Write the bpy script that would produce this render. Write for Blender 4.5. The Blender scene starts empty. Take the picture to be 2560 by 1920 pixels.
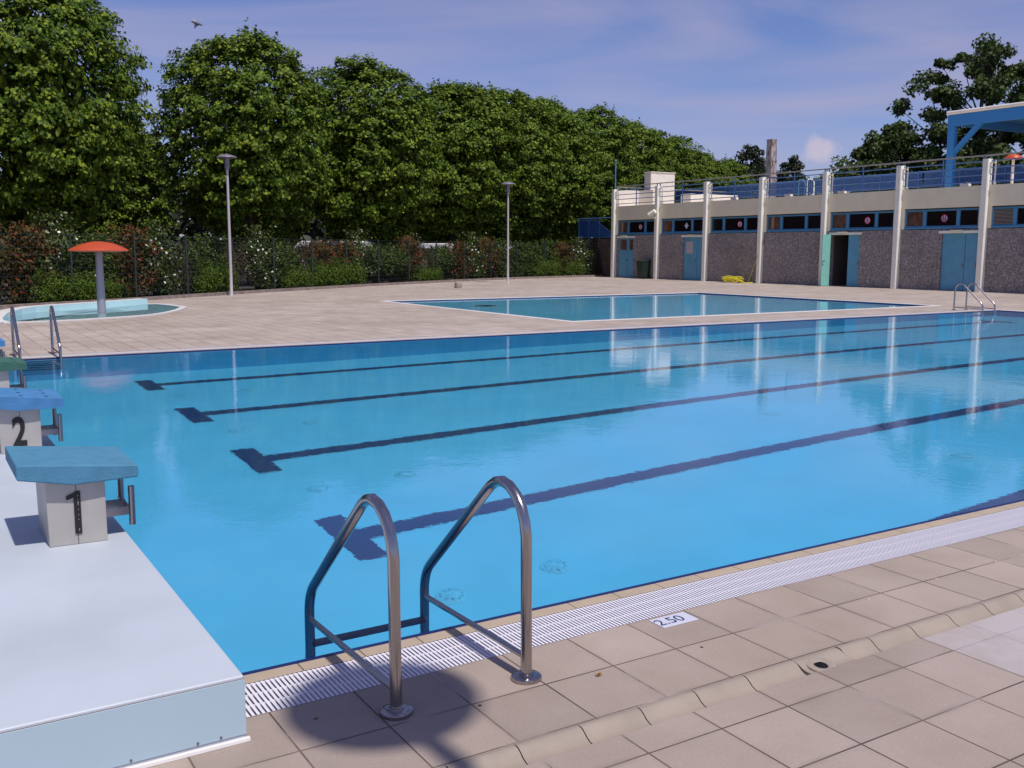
import bpy, math, random
import numpy as np
from mathutils import Vector, Matrix
S = bpy.context.scene
COL = S.collection
PI = math.pi
rng = np.random.default_rng(7)
random.seed(7)

# ------------------------------------------------------------------ camera
cd = bpy.data.cameras.new('camera'); cam = bpy.data.objects.new('camera', cd); COL.objects.link(cam)
S.camera = cam
yw, pt, rl = math.radians(-31.7364), math.radians(-7.7127), math.radians(0.1393)
F = Vector((math.sin(-yw)*math.cos(pt), math.cos(yw)*math.cos(pt), math.sin(pt)))
R = Vector((math.cos(yw), math.sin(yw), 0)); U = R.cross(F)
R = R*math.cos(rl)+U*math.sin(rl); U = R.cross(F)
M = Matrix((R, U, -F)).transposed().to_4x4(); M.translation = Vector((-0.0071, -3.6145, 1.62))
cam.matrix_world = M
cd.sensor_width = 36; cd.lens = 36*2475.1/2560; cd.clip_start = 0.05; cd.clip_end = 3000

# ------------------------------------------------------------------ world and sun
SUN_EL = math.radians(63)
w = bpy.data.worlds.new('World'); S.world = w; w.use_nodes = True
nt = w.node_tree; bg = nt.nodes['Background']
sky = nt.nodes.new('ShaderNodeTexSky'); sky.sky_type = 'NISHITA'; sky.sun_disc = False
sky.sun_elevation = SUN_EL; sky.sun_rotation = math.radians(177); sky.air_density = 1.0; sky.dust_density = 0.3; sky.ozone_density = 2.5
tc = nt.nodes.new('ShaderNodeTexCoord')
def wn(t, **k):
    n = nt.nodes.new(t)
    for a, b in k.items(): setattr(n, a, b)
    return n
tint = wn('ShaderNodeMix', data_type='RGBA', blend_type='MULTIPLY'); tint.inputs[0].default_value = 1
tint.inputs[7].default_value = (0.72, 0.72, 1.05, 1)
nt.links.new(sky.outputs[0], tint.inputs[6])
mp = wn('ShaderNodeMapping'); mp.inputs['Rotation'].default_value = (0.0, 0.14, 0.9); mp.inputs['Scale'].default_value = (1.1, 1.6, 7.5)
nt.links.new(tc.outputs['Generated'], mp.inputs[0])
nz = wn('ShaderNodeTexNoise'); nz.inputs['Scale'].default_value = 1.7; nz.inputs['Detail'].default_value = 7; nz.inputs['Roughness'].default_value = 0.5; nz.inputs['Distortion'].default_value = 0.6
nt.links.new(mp.outputs[0], nz.inputs[0])
rp = wn('ShaderNodeValToRGB'); rp.color_ramp.elements[0].position = 0.40; rp.color_ramp.elements[1].position = 0.72
rp.color_ramp.elements[0].color = (0, 0, 0, 1); rp.color_ramp.elements[1].color = (.75, .75, .75, 1)
nt.links.new(nz.outputs[0], rp.inputs[0])
cm = wn('ShaderNodeMix', data_type='RGBA'); cm.inputs[7].default_value = (4.6, 4.2, 5.7, 1)
nt.links.new(rp.outputs[0], cm.inputs[0]); nt.links.new(tint.outputs[2], cm.inputs[6])
# the small round white cloud low over the roof
geo = Vector((0.526+0.851*(2030-1280)/2475, 0.851-0.526*(2030-1280)/2475, (625-385)/2475)).normalized()
vd = wn('ShaderNodeVectorMath', operation='SUBTRACT'); nt.links.new(tc.outputs['Generated'], vd.inputs[0]); vd.inputs[1].default_value = geo
vs_ = wn('ShaderNodeVectorMath', operation='MULTIPLY'); nt.links.new(vd.outputs[0], vs_.inputs[0]); vs_.inputs[1].default_value = (1, 1, 1.35)
vl = wn('ShaderNodeVectorMath', operation='LENGTH'); nt.links.new(vs_.outputs[0], vl.inputs[0])
n9 = wn('ShaderNodeTexNoise'); n9.inputs['Scale'].default_value = 55; n9.inputs['Detail'].default_value = 4; nt.links.new(tc.outputs['Generated'], n9.inputs[0])
ma = wn('ShaderNodeMath', operation='MULTIPLY_ADD'); nt.links.new(n9.outputs[0], ma.inputs[0]); ma.inputs[1].default_value = .034; nt.links.new(vl.outputs['Value'], ma.inputs[2])
r9 = wn('ShaderNodeValToRGB'); r9.color_ramp.interpolation = 'EASE'; r9.color_ramp.elements[0].position = .022; r9.color_ramp.elements[0].color = (.75, .75, .75, 1); r9.color_ramp.elements[1].position = .036; r9.color_ramp.elements[1].color = (0, 0, 0, 1)
nt.links.new(ma.outputs[0], r9.inputs[0])
c9 = wn('ShaderNodeMix', data_type='RGBA'); nt.links.new(r9.outputs[0], c9.inputs[0]); nt.links.new(cm.outputs[2], c9.inputs[6]); c9.inputs[7].default_value = (6.1, 5.4, 6.4, 1)
nt.links.new(c9.outputs[2], bg.inputs[0]); bg.inputs[1].default_value = 0.098

sd = bpy.data.lights.new('sun', 'SUN'); sd.energy = 4.0; sd.angle = math.radians(1.0); sd.color = (1, 0.94, 0.86)
so = bpy.data.objects.new('sun', sd); COL.objects.link(so)
SD = Vector((-0.05*math.cos(SUN_EL), math.cos(SUN_EL), -math.sin(SUN_EL)))   # direction the light travels
so.rotation_euler = SD.to_track_quat('-Z', 'Y').to_euler(); so.location = (0, -20, 40)
sd.cycles.is_caustics_light = True
S.view_settings.view_transform = 'Standard'; S.view_settings.look = 'None'; S.view_settings.exposure = 0.0; S.view_settings.gamma = 1
S.render.engine = 'CYCLES'; S.cycles.use_denoising = True; S.cycles.max_bounces = 10; S.cycles.transparent_max_bounces = 12
S.cycles.sample_clamp_indirect = 6

# ------------------------------------------------------------------ materials
def mat(name, col, rough=0.6, metal=0.0, spec=0.5, noise=None, bump=None, emit=None, alpha=None, trans=None):
    """noise=(scale, amount, detail) varies the colour; bump=(scale, strength)"""
    m = bpy.data.materials.new(name); m.use_nodes = True
    t = m.node_tree; p = t.nodes['Principled BSDF']
    p.inputs['Base Color'].default_value = (*col, 1); p.inputs['Roughness'].default_value = rough
    p.inputs['Metallic'].default_value = metal; p.inputs['Specular IOR Level'].default_value = spec
    co = t.nodes.new('ShaderNodeTexCoord')
    if noise:
        n = t.nodes.new('ShaderNodeTexNoise'); n.inputs['Scale'].default_value = noise[0]; n.inputs['Detail'].default_value = noise[2] if len(noise) > 2 else 4
        t.links.new(co.outputs['Object'], n.inputs[0])
        r = t.nodes.new('ShaderNodeValToRGB')
        a = noise[1]
        r.color_ramp.elements[0].position = .3; r.color_ramp.elements[1].position = .7
        r.color_ramp.elements[0].color = (*[c*(1-a) for c in col], 1); r.color_ramp.elements[1].color = (*[min(1, c*(1+a)) for c in col], 1)
        t.links.new(n.outputs[0], r.inputs[0]); t.links.new(r.outputs[0], p.inputs['Base Color'])
    if bump:
        n2 = t.nodes.new('ShaderNodeTexNoise'); n2.inputs['Scale'].default_value = bump[0]; n2.inputs['Detail'].default_value = 5
        t.links.new(co.outputs['Object'], n2.inputs[0])
        b = t.nodes.new('ShaderNodeBump'); b.inputs['Strength'].default_value = bump[1]; b.inputs['Distance'].default_value = .02
        t.links.new(n2.outputs[0], b.inputs['Height']); t.links.new(b.outputs[0], p.inputs['Normal'])
    if alpha is not None: p.inputs['Alpha'].default_value = alpha
    return m

def tile_mat(name, yoff, base, mort=0.004, bleach=False):
    m = bpy.data.materials.new(name); m.use_nodes = True
    t = m.node_tree; L = t.links; p = t.nodes['Principled BSDF']; p.inputs['Roughness'].default_value = .75; p.inputs['Specular IOR Level'].default_value = .3
    co = t.nodes.new('ShaderNodeTexCoord'); mpg = t.nodes.new('ShaderNodeMapping')
    mpg.inputs['Location'].default_value = (-1.0052+0.3202*400, -yoff+0.3202*400, 0)
    L.new(co.outputs['Object'], mpg.inputs[0])
    b = t.nodes.new('ShaderNodeTexBrick'); b.offset = 0; b.squash = 1
    for k, v in (('Scale', 1), ('Mortar Size', mort), ('Mortar Smooth', .35), ('Bias', 0), ('Brick Width', .3202), ('Row Height', .3202)): b.inputs[k].default_value = v
    c = base
    b.inputs['Color1'].default_value = (*[x*.90 for x in c], 1); b.inputs['Color2'].default_value = (*[x*1.08 for x in c], 1)
    L.new(mpg.outputs[0], b.inputs['Vector'])
    def noise(sc, d=4, r=.5):
        n = t.nodes.new('ShaderNodeTexNoise'); n.inputs['Scale'].default_value = sc; n.inputs['Detail'].default_value = d; n.inputs['Roughness'].default_value = r
        L.new(co.outputs['Object'], n.inputs[0]); return n.outputs[0]
    def ramp(i, a, ca, bb, cb):
        r = t.nodes.new('ShaderNodeValToRGB'); r.color_ramp.elements[0].position = a; r.color_ramp.elements[1].position = bb
        r.color_ramp.elements[0].color = ca; r.color_ramp.elements[1].color = cb; L.new(i, r.inputs[0]); return r
    # grout: dark dirt, worn to a pale lime bloom here and there
    g = ramp(noise(1.7, 5), .36, (.06, .044, .038, 1), .68, (.48, .43, .44, 1)); e = g.color_ramp.elements.new(.55); e.color = (.13, .095, .08, 1)
    L.new(g.outputs[0], b.inputs['Mortar'])
    s = ramp(noise(1.1, 6, .6), .3, (.86, .84, .83, 1), .7, (1.10, 1.10, 1.13, 1))
    mx = t.nodes.new('ShaderNodeMix'); mx.data_type = 'RGBA'; mx.blend_type = 'MULTIPLY'; mx.inputs[0].default_value = 1
    L.new(b.outputs['Color'], mx.inputs[6]); L.new(s.outputs[0], mx.inputs[7])
    f = ramp(noise(90, 3, .7), .3, (.92, .92, .92, 1), .7, (1.06, 1.06, 1.06, 1))
    m2 = t.nodes.new('ShaderNodeMix'); m2.data_type = 'RGBA'; m2.blend_type = 'MULTIPLY'; m2.inputs[0].default_value = 1
    L.new(mx.outputs[2], m2.inputs[6]); L.new(f.outputs[0], m2.inputs[7])
    st_ = ramp(noise(.33, 7, .65), .34, (.86, .83, .80, 1), .66, (1.07, 1.07, 1.08, 1))
    m2b = t.nodes.new('ShaderNodeMix'); m2b.data_type = 'RGBA'; m2b.blend_type = 'MULTIPLY'; m2b.inputs[0].default_value = 1
    L.new(m2.outputs[2], m2b.inputs[6]); L.new(st_.outputs[0], m2b.inputs[7]); m2 = m2b
    # dirt spreading from the joints: a wider brick mask, broken up by noise
    b2 = t.nodes.new('ShaderNodeTexBrick'); b2.offset = 0; b2.squash = 1
    for k, v in (('Scale', 1), ('Mortar Size', .03), ('Mortar Smooth', 1.0), ('Bias', 0), ('Brick Width', .3202), ('Row Height', .3202)): b2.inputs[k].default_value = v
    L.new(mpg.outputs[0], b2.inputs['Vector'])
    dm = t.nodes.new('ShaderNodeMath'); dm.operation = 'MULTIPLY'; L.new(b2.outputs['Fac'], dm.inputs[0])
    dn = ramp(noise(3.1, 3), .45, (0, 0, 0, 1), .7, (.55, .55, .55, 1)); L.new(dn.outputs[0], dm.inputs[1])
    m3 = t.nodes.new('ShaderNodeMix'); m3.data_type = 'RGBA'; L.new(dm.outputs[0], m3.inputs[0]); L.new(m2.outputs[2], m3.inputs[6]); m3.inputs[7].default_value = (*[x*.62 for x in c], 1)
    col_out = m3.outputs[2]
    if bleach:   # lime-bleached area of tiles
        sp_ = t.nodes.new('ShaderNodeSeparateXYZ'); L.new(co.outputs['Object'], sp_.inputs[0])
        gt = t.nodes.new('ShaderNodeMapRange'); gt.inputs[1].default_value = 3.562; gt.inputs[2].default_value = 3.575; L.new(sp_.outputs[0], gt.inputs[0])
        g2 = t.nodes.new('ShaderNodeMapRange'); g2.inputs[1].default_value = 9.0; g2.inputs[2].default_value = 7.5; L.new(sp_.outputs[0], g2.inputs[0])
        pn = ramp(noise(1.9, 5, .6), .36, (.10, .10, .10, 1), .56, (.85, .85, .85, 1))
        m_1 = t.nodes.new('ShaderNodeMath'); m_1.operation = 'MULTIPLY'; L.new(gt.outputs[0], m_1.inputs[0]); L.new(g2.outputs[0], m_1.inputs[1])
        m_2 = t.nodes.new('ShaderNodeMath'); m_2.operation = 'MULTIPLY'; L.new(m_1.outputs[0], m_2.inputs[0]); L.new(pn.outputs[0], m_2.inputs[1])
        m4 = t.nodes.new('ShaderNodeMix'); m4.data_type = 'RGBA'; L.new(m_2.outputs[0], m4.inputs[0]); L.new(col_out, m4.inputs[6]); m4.inputs[7].default_value = (.43, .385, .40, 1)
        col_out = m4.outputs[2]
    L.new(col_out, p.inputs['Base Color'])
    bm = t.nodes.new('ShaderNodeBump'); bm.inputs['Strength'].default_value = .5; bm.inputs['Distance'].default_value = .004; bm.invert = True
    L.new(b.outputs['Fac'], bm.inputs['Height'])
    b3 = t.nodes.new('ShaderNodeBump'); b3.inputs['Strength'].default_value = .12; b3.inputs['Distance'].default_value = .003
    L.new(noise(160, 2), b3.inputs['Height']); L.new(bm.outputs[0], b3.inputs['Normal'])
    L.new(b3.outputs[0], p.inputs['Normal'])
    return m

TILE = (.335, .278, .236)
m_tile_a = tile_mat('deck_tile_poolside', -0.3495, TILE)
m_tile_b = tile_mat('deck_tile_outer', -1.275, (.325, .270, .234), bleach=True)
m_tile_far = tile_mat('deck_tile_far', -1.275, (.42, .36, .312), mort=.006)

def water_mat(name, bs=.03, tintc=(1, 1, 1)):
    m = bpy.data.materials.new(name); m.use_nodes = True; t = m.node_tree; t.nodes.clear(); L = t.links
    o = t.nodes.new('ShaderNodeOutputMaterial'); g = t.nodes.new('ShaderNodeBsdfGlass'); g.inputs['IOR'].default_value = 1.333; g.inputs['Roughness'].default_value = 0
    g.inputs['Color'].default_value = (*tintc, 1); L.new(g.outputs[0], o.inputs[0])
    co = t.nodes.new('ShaderNodeTexCoord'); mpg = t.nodes.new('ShaderNodeMapping'); L.new(co.outputs['Object'], mpg.inputs[0])
    n = t.nodes.new('ShaderNodeTexNoise'); n.inputs['Scale'].default_value = 2.6; n.inputs['Detail'].default_value = 3; n.inputs['Roughness'].default_value = .55
    L.new(mpg.outputs[0], n.inputs[0])
    n2 = t.nodes.new('ShaderNodeTexNoise'); n2.inputs['Scale'].default_value = 22; n2.inputs['Detail'].default_value = 2; L.new(mpg.outputs[0], n2.inputs[0])
    b = t.nodes.new('ShaderNodeBump'); b.inputs['Strength'].default_value = 1; b.inputs['Distance'].default_value = bs*.055
    L.new(n.outputs[0], b.inputs['Height'])
    c = t.nodes.new('ShaderNodeBump'); c.inputs['Strength'].default_value = 1; c.inputs['Distance'].default_value = bs*.017
    L.new(n2.outputs[0], c.inputs['Height']); L.new(b.outputs[0], c.inputs['Normal']); L.new(c.outputs[0], g.inputs['Normal'])
    return m
m_water = water_mat('pool_water', .03)

m_poolfloor = mat('pool_floor_mosaic', (.09, .55, .82), .7, noise=(1.3, .05, 6))
m_poolwall = mat('pool_wall_mosaic', (.085, .50, .80), .6, noise=(2, .06))
m_lane = mat('navy_lane_mosaic', (.012, .045, .15), .6)
m_navy = mat('navy_nosing', (.006, .014, .09), .35)
m_coping = mat('beige_coping', (.40, .32, .235), .7, noise=(6, .08), bump=(60, .15))
m_white = mat('white_rim', (.66, .64, .62), .5, noise=(4, .05))
m_grate = mat('white_plastic_grate', (.72, .69, .74), .45)
m_channel = mat('grey_channel', (.22, .21, .21), .9)
m_gutter = mat('ceramic_gutter', (.31, .258, .212), .6, noise=(5, .10), bump=(50, .1))
m_joint = mat('dark_joint', (.05, .035, .03), .9)
m_steel = mat('polished_steel', (.43, .40, .40), .19, 1.0, bump=(300, .02))
m_steel_d = mat('dull_steel', (.36, .33, .34), .32, 1.0)
m_gel = mat('pale_blue_gelcoat', (.455, .50, .56), .5, noise=(1.3, .10, 12), bump=(220, .12))
m_gelside = mat('pale_blue_panel', (.40, .53, .62), .45, noise=(1.1, .05, 5))
m_rung = mat('darkened_steel_rung', (.05, .05, .07), .6)  # steel rungs; their dark look under water is put into the colour
m_plate = mat('brushed_plate', (.42, .395, .37), .5, .15, noise=(9, .07, 8))
m_black = mat('black_paint', (.012, .010, .012), .6)
m_slab = [mat('slab_blue_grey', (.065, .215, .34), .75, noise=(14, .10), bump=(120, .25)), mat('slab_blue', (.055, .20, .42), .7, noise=(14, .14), bump=(120, .3)),
          mat('slab_green', (.035, .12, .09), .75, noise=(14, .12), bump=(120, .3))]
m_orange = mat('orange_fibreglass', (.46, .065, .015), .45, noise=(3, .06))
m_pole = mat('pale_metal_paint', (.52, .47, .49), .4, .2)
m_greyp = mat('grey_metal_paint', (.22, .20, .24), .4, .3)
m_cream = mat('cream_render', (.88, .85, .73), .8, noise=(3, .05), bump=(40, .12))
m_cream2 = mat('beige_render', (.84, .76, .54), .85, noise=(2.2, .04), bump=(40, .12))
m_whiter = mat('white_render', (.70, .64, .60), .8, noise=(3, .06))
m_bluef = mat('blue_frame_paint', (.075, .26, .44), .45, noise=(8, .05))
m_blued = mat('teal_door_paint', (.115, .34, .50), .5, noise=(2.5, .07))
m_mint = mat('mint_door_paint', (.22, .52, .45), .5, noise=(3, .05))
m_rail = mat('blue_rail_paint', (.075, .19, .44), .4)
m_marks = mat('worn_white_marks', (.32, .29, .28), .9, noise=(25, .35))
m_canopy = mat('canopy_blue_paint', (.035, .20, .52), .45)
m_canopyl = mat('canopy_light_blue_sheet', (.16, .48, .78), .5)
m_hand = mat('grey_handrail', (.28, .26, .25), .4, .4)
m_glass = mat('dark_window_glass', (.012, .008, .010), .12, spec=.35)
m_curtain = mat('brown_pane', (.13, .065, .045), .25, noise=(3, .5))
m_dark = mat('dark_interior', (.035, .028, .026), .95)
m_darkb = mat('brown_dark_wall', (.06, .035, .025), .95, noise=(5, .3))
m_red = mat('sign_red', (.60, .03, .09), .5)
m_signw = mat('sign_white', (.66, .58, .64), .5)
m_binm = mat('dark_green_plastic', (.012, .028, .022), .5)
m_yellow = mat('yellow_hose', (.72, .62, .03), .45)
m_fence = mat('dark_green_wire', (.008, .022, .018), .6)
m_curb = mat('stone_curb', (.24, .19, .17), .9, noise=(6, .3), bump=(30, .5))
m_soil = mat('soil', (.035, .025, .018), .95, noise=(6, .4))
m_asph = mat('asphalt', (.05, .048, .045), .9, noise=(3, .2))
m_bark = mat('bark', (.07, .055, .045), .9, noise=(5, .35), bump=(12, .6))
m_van = mat('white_van_paint', (.75, .73, .76), .3)
m_tyre = mat('black_rubber', (.015, .015, .015), .8)
m_conc = mat('concrete', (.36, .31, .27), .85, noise=(7, .12), bump=(40, .3))
m_brownleaf = mat('dry_leaf', (.32, .17, .07), .8, noise=(60, .4))
m_bird = mat('grey_feathers', (.10, .10, .13), .7, noise=(20, .3))
m_birdw = mat('white_feathers', (.6, .55, .5), .7)
m_splashw = mat('splash_basin_blue', (.34, .50, .55), .5, noise=(2, .06))

# granite cladding
m_granite = bpy.data.materials.new('granite_chip_render'); m_granite.use_nodes = True
t = m_granite.node_tree; p = t.nodes['Principled BSDF']; p.inputs['Roughness'].default_value = .85
co = t.nodes.new('ShaderNodeTexCoord')
v = t.nodes.new('ShaderNodeTexVoronoi'); v.inputs['Scale'].default_value = 21; t.links.new(co.outputs['Object'], v.inputs[0])
r = t.nodes.new('ShaderNodeValToRGB'); e = r.color_ramp.elements
e[0].position = 0; e[0].color = (.07, .062, .066, 1); e[1].position = 1; e[1].color = (.30, .265, .265, 1)
for q_, c_ in ((.25, (.11, .094, .092, 1)), (.62, (.155, .132, .128, 1)), (.90, (.18, .155, .15, 1))):
    x_ = e.new(q_); x_.color = c_
sx = t.nodes.new('ShaderNodeSeparateColor'); t.links.new(v.outputs['Color'], sx.inputs[0]); t.links.new(sx.outputs[0], r.inputs[0])
nn = t.nodes.new('ShaderNodeTexNoise'); nn.inputs['Scale'].default_value = .9; nn.inputs['Detail'].default_value = 6; t.links.new(co.outputs['Object'], nn.inputs[0])
r2 = t.nodes.new('ShaderNodeValToRGB'); r2.color_ramp.elements[0].position = .3; r2.color_ramp.elements[0].color = (1.6, 1.66, 1.62, 1); r2.color_ramp.elements[1].position = .72; r2.color_ramp.elements[1].color = (2.1, 2.14, 2.05, 1)
t.links.new(nn.outputs[0], r2.inputs[0])
mx = t.nodes.new('ShaderNodeMix'); mx.data_type = 'RGBA'; mx.blend_type = 'MULTIPLY'; mx.inputs[0].default_value = 1
t.links.new(r.outputs[0], mx.inputs[6]); t.links.new(r2.outputs[0], mx.inputs[7]); t.links.new(mx.outputs[2], p.inputs['Base Color'])

# weathered chimney concrete with rust streaks
m_stack = bpy.data.materials.new('weathered_concrete'); m_stack.use_nodes = True
t = m_stack.node_tree; p = t.nodes['Principled BSDF']; p.inputs['Roughness'].default_value = .9
co = t.nodes.new('ShaderNodeTexCoord'); mpg = t.nodes.new('ShaderNodeMapping'); mpg.inputs['Scale'].default_value = (3, 3, .8); t.links.new(co.outputs['Object'], mpg.inputs[0])
nn = t.nodes.new('ShaderNodeTexNoise'); nn.inputs['Scale'].default_value = 2.2; nn.inputs['Detail'].default_value = 8; nn.inputs['Roughness'].default_value = .7; t.links.new(mpg.outputs[0], nn.inputs[0])
r = t.nodes.new('ShaderNodeValToRGB'); e = r.color_ramp.elements
e[0].position = .38; e[0].color = (.13, .065, .045, 1); e[1].position = .56; e[1].color = (.42, .37, .38, 1); x_ = e.new(.47); x_.color = (.30, .25, .24, 1)
t.links.new(nn.outputs[0], r.inputs[0]); t.links.new(r.outputs[0], p.inputs['Base Color'])

# netting (semi-open blue windbreak)
m_net = mat('blue_windbreak_net', (.055, .13, .36), .8, noise=(4, .2), alpha=.68)

def leaf_mat(name, cols, trans=.25, rough=.55):
    m = bpy.data.materials.new(name); m.use_nodes = True; t = m.node_tree; t.nodes.clear(); L = t.links
    o = t.nodes.new('ShaderNodeOutputMaterial'); g = t.nodes.new('ShaderNodeNewGeometry')
    r = t.nodes.new('ShaderNodeValToRGB'); r.color_ramp.interpolation = 'LINEAR'
    e = r.color_ramp.elements
    e[0].position = cols[0][0]; e[0].color = (*cols[0][1], 1); e[1].position = cols[-1][0]; e[1].color = (*cols[-1][1], 1)
    for q_, c_ in cols[1:-1]: x_ = e.new(q_); x_.color = (*c_, 1)
    L.new(g.outputs['Random Per Island'], r.inputs[0])
    d = t.nodes.new('ShaderNodeBsdfPrincipled'); d.inputs['Roughness'].default_value = rough; d.inputs['Specular IOR Level'].default_value = .22
    L.new(r.outputs[0], d.inputs['Base Color'])
    tr = t.nodes.new('ShaderNodeBsdfTranslucent'); L.new(r.outputs[0], tr.inputs[0])
    mx = t.nodes.new('ShaderNodeMixShader'); mx.inputs[0].default_value = trans
    L.new(d.outputs[0], mx.inputs[1]); L.new(tr.outputs[0], mx.inputs[2]); L.new(mx.outputs[0], o.inputs[0])
    return m
m_plane = leaf_mat('plane_tree_leaves', [(0, (.025, .060, .004)), (.5, (.070, .125, .007)), (1, (.20, .26, .018))], .10, .6)
m_darkl = leaf_mat('dark_tree_leaves', [(0, (.035, .058, .016)), (.6, (.06, .095, .022)), (1, (.10, .14, .034))], .18)
m_popl = leaf_mat('dark_poplar_leaves', [(0, (.015, .025, .012)), (1, (.045, .06, .025))], .12)
m_distl = leaf_mat('distant_leaves', [(0, (.05, .09, .015)), (1, (.10, .14, .03))], .2)
m_laurel = leaf_mat('laurel_leaves', [(0, (.020, .040, .006)), (.7, (.055, .085, .012)), (1, (.115, .15, .022))], .15, .6)
m_photinia = leaf_mat('photinia_leaves', [(0, (.025, .035, .008)), (.42, (.07, .065, .012)), (.70, (.11, .06, .015)), (.93, (.14, .05, .016)), (1, (.26, .035, .02))], .15, .6)
m_whitefl = leaf_mat('white_flowering_leaves', [(0, (.025, .045, .008)), (.8, (.07, .10, .018)), (.94, (.14, .17, .04)), (.975, (.35, .36, .25)), (1, (.6, .6, .48))], .15, .5)
m_junip = leaf_mat('juniper_sprays', [(0, (.03, .06, .005)), (1, (.10, .16, .012))], .1, .6)
m_flow = mat('white_blossom', (.72, .70, .62), .6)
m_flowr = mat('red_young_leaves', (.28, .03, .025), .5)

# ------------------------------------------------------------------ mesh helpers
class MB:
    def __init__(s): s.v = []; s.f = []; s.m = []
    def add(s, vs, fs, mi=0):
        b = len(s.v); s.v += [tuple(x) for x in vs]; s.f += [tuple(b+i for i in f) for f in fs]; s.m += [mi]*len(fs); return s
    def box(s, x0, x1, y0, y1, z0, z1, mi=0):
        if x0 > x1: x0, x1 = x1, x0
        if y0 > y1: y0, y1 = y1, y0
        return s.add([(x0,y0,z0),(x1,y0,z0),(x1,y1,z0),(x0,y1,z0),(x0,y0,z1),(x1,y0,z1),(x1,y1,z1),(x0,y1,z1)],
              [(0,3,2,1),(4,5,6,7),(0,1,5,4),(1,2,6,5),(2,3,7,6),(3,0,4,7)], mi)
    def quad(s, a, b, c, d, mi=0): return s.add([a,b,c,d], [(0,1,2,3)], mi)
    def prism(s, poly, z0, z1, mi=0):
        n = len(poly)
        return s.add([(x,y,z0) for x,y in poly]+[(x,y,z1) for x,y in poly],
              [tuple(range(n-1,-1,-1)), tuple(range(n,2*n))]+[(i,(i+1)%n,n+(i+1)%n,n+i) for i in range(n)], mi)
    def ext(s, poly, d, mi=0):
        """poly: 3D points of a planar polygon; d: extrusion vector"""
        n = len(poly); q = [tuple(Vector(p_)+Vector(d)) for p_ in poly]
        return s.add(list(poly)+q, [tuple(range(n-1,-1,-1)), tuple(range(n,2*n))]+[(i,(i+1)%n,n+(i+1)%n,n+i) for i in range(n)], mi)
    def tube(s, pts, r, seg=12, mi=0, closed=False, cap=True):
        P = [Vector(p_) for p_ in pts]; n = len(P)
        rr = r if isinstance(r, (list, tuple)) else [r]*n
        T = []
        for i in range(n):
            a = P[(i-1) % n] if (closed or i > 0) else P[i]; b = P[(i+1) % n] if (closed or i < n-1) else P[i]
            T.append((b-a).normalized())
        up = Vector((0,0,1)) if abs(T[0].z) < .9 else Vector((1,0,0))
        N = (up-T[0]*up.dot(T[0])).normalized(); vs = []
        for i in range(n):
            N = (N-T[i]*N.dot(T[i])).normalized(); B = T[i].cross(N)
            for k in range(seg):
                a = 2*PI*k/seg; vs.append(P[i]+(N*math.cos(a)+B*math.sin(a))*rr[i])
        fs = []
        for i in range(n if closed else n-1):
            j = (i+1) % n
            for k in range(seg): fs.append((i*seg+k, j*seg+k, j*seg+(k+1) % seg, i*seg+(k+1) % seg)[::-1])
        if cap and not closed: fs += [tuple(range(seg)), tuple(range((n-1)*seg, n*seg))[::-1]]
        return s.add(vs, fs, mi)
    def lathe(s, prof, c=(0,0,0), seg=32, mi=0, cap=True):
        vs = []; fs = []; n = len(prof)
        for r_, z_ in prof:
            for k in range(seg): a = 2*PI*k/seg; vs.append((c[0]+r_*math.cos(a), c[1]+r_*math.sin(a), c[2]+z_))
        for i in range(n-1):
            for k in range(seg): fs.append((i*seg+k, i*seg+(k+1) % seg, (i+1)*seg+(k+1) % seg, (i+1)*seg+k))
        if cap: fs += [tuple(range(seg))[::-1], tuple(range((n-1)*seg, n*seg))]
        return s.add(vs, fs, mi)
    def build(s, name, mats, parent=None, smooth=False, bevel=0, angle=40):
        me = bpy.data.meshes.new(name); me.from_pydata(s.v, [], s.f)
        for m_ in (mats if isinstance(mats, (list, tuple)) else [mats]): me.materials.append(m_)
        me.polygons.foreach_set('material_index', s.m)
        if smooth:
            me.polygons.foreach_set('use_smooth', [True]*len(s.f))
            try: me.set_sharp_from_angle(angle=math.radians(angle))
            except Exception: pass
        me.update()
        o = bpy.data.objects.new(name, me); COL.objects.link(o)
        if parent: o.parent = parent
        if bevel:
            b = o.modifiers.new('bevel', 'BEVEL'); b.width = bevel; b.segments = 2; b.limit_method = 'ANGLE'; b.angle_limit = math.radians(35)
        return o
def tag(o, label=None, cat=None, group=None, kind=None):
    for k, v_ in (('label', label), ('category', cat), ('group', group), ('kind', kind)):
        if v_: o[k] = v_
    return o
def empty(name, loc=(0,0,0), rz=0, label=None, cat=None, group=None):
    o = bpy.data.objects.new(name, None); COL.objects.link(o); o.location = loc; o.rotation_euler = (0,0,rz); o.empty_display_size = .2
    return tag(o, label, cat, group)
def copy_tree(o, parent=None):
    c = o.copy(); COL.objects.link(c); c.parent = parent
    for ch in list(o.children): copy_tree(ch, c)
    return c
def struct(o): o['kind'] = 'structure'; return o

# ------------------------------------------------------------------ ground, deck, pools
PX0, PX1, PY0, PY1 = 0.60, 25.88, 0.0, 12.657            # main pool water edge (coping side)
SX0, SX1, SY0, SY1 = 13.14, 26.32, 14.99, 25.29          # small pool
GUT0, GUT1 = -1.0, -1.13
CURB = [(-9, 16.5), (-3, 21.7), (2.29, 26.3), (6.8, 29.4), (11.44, 33.0), (17.94, 37.4), (24.3, 41.2), (29.6, 43.7), (34.3, 45.2), (37.2, 45.9)]
g = MB(); g.box(-600, 600, -400, 800, -3.4, -2.9); # far below, replaced by the rim sheets
gr = MB()
for x0, x1, y0, y1 in ((-700, -30, -500, 900), (60, 700, -500, 900), (-30, 60, -500, -25), (-30, 60, 80, 900)):
    gr.quad((x0,y0,-.03),(x1,y0,-.03),(x1,y1,-.03),(x0,y1,-.03))
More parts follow.
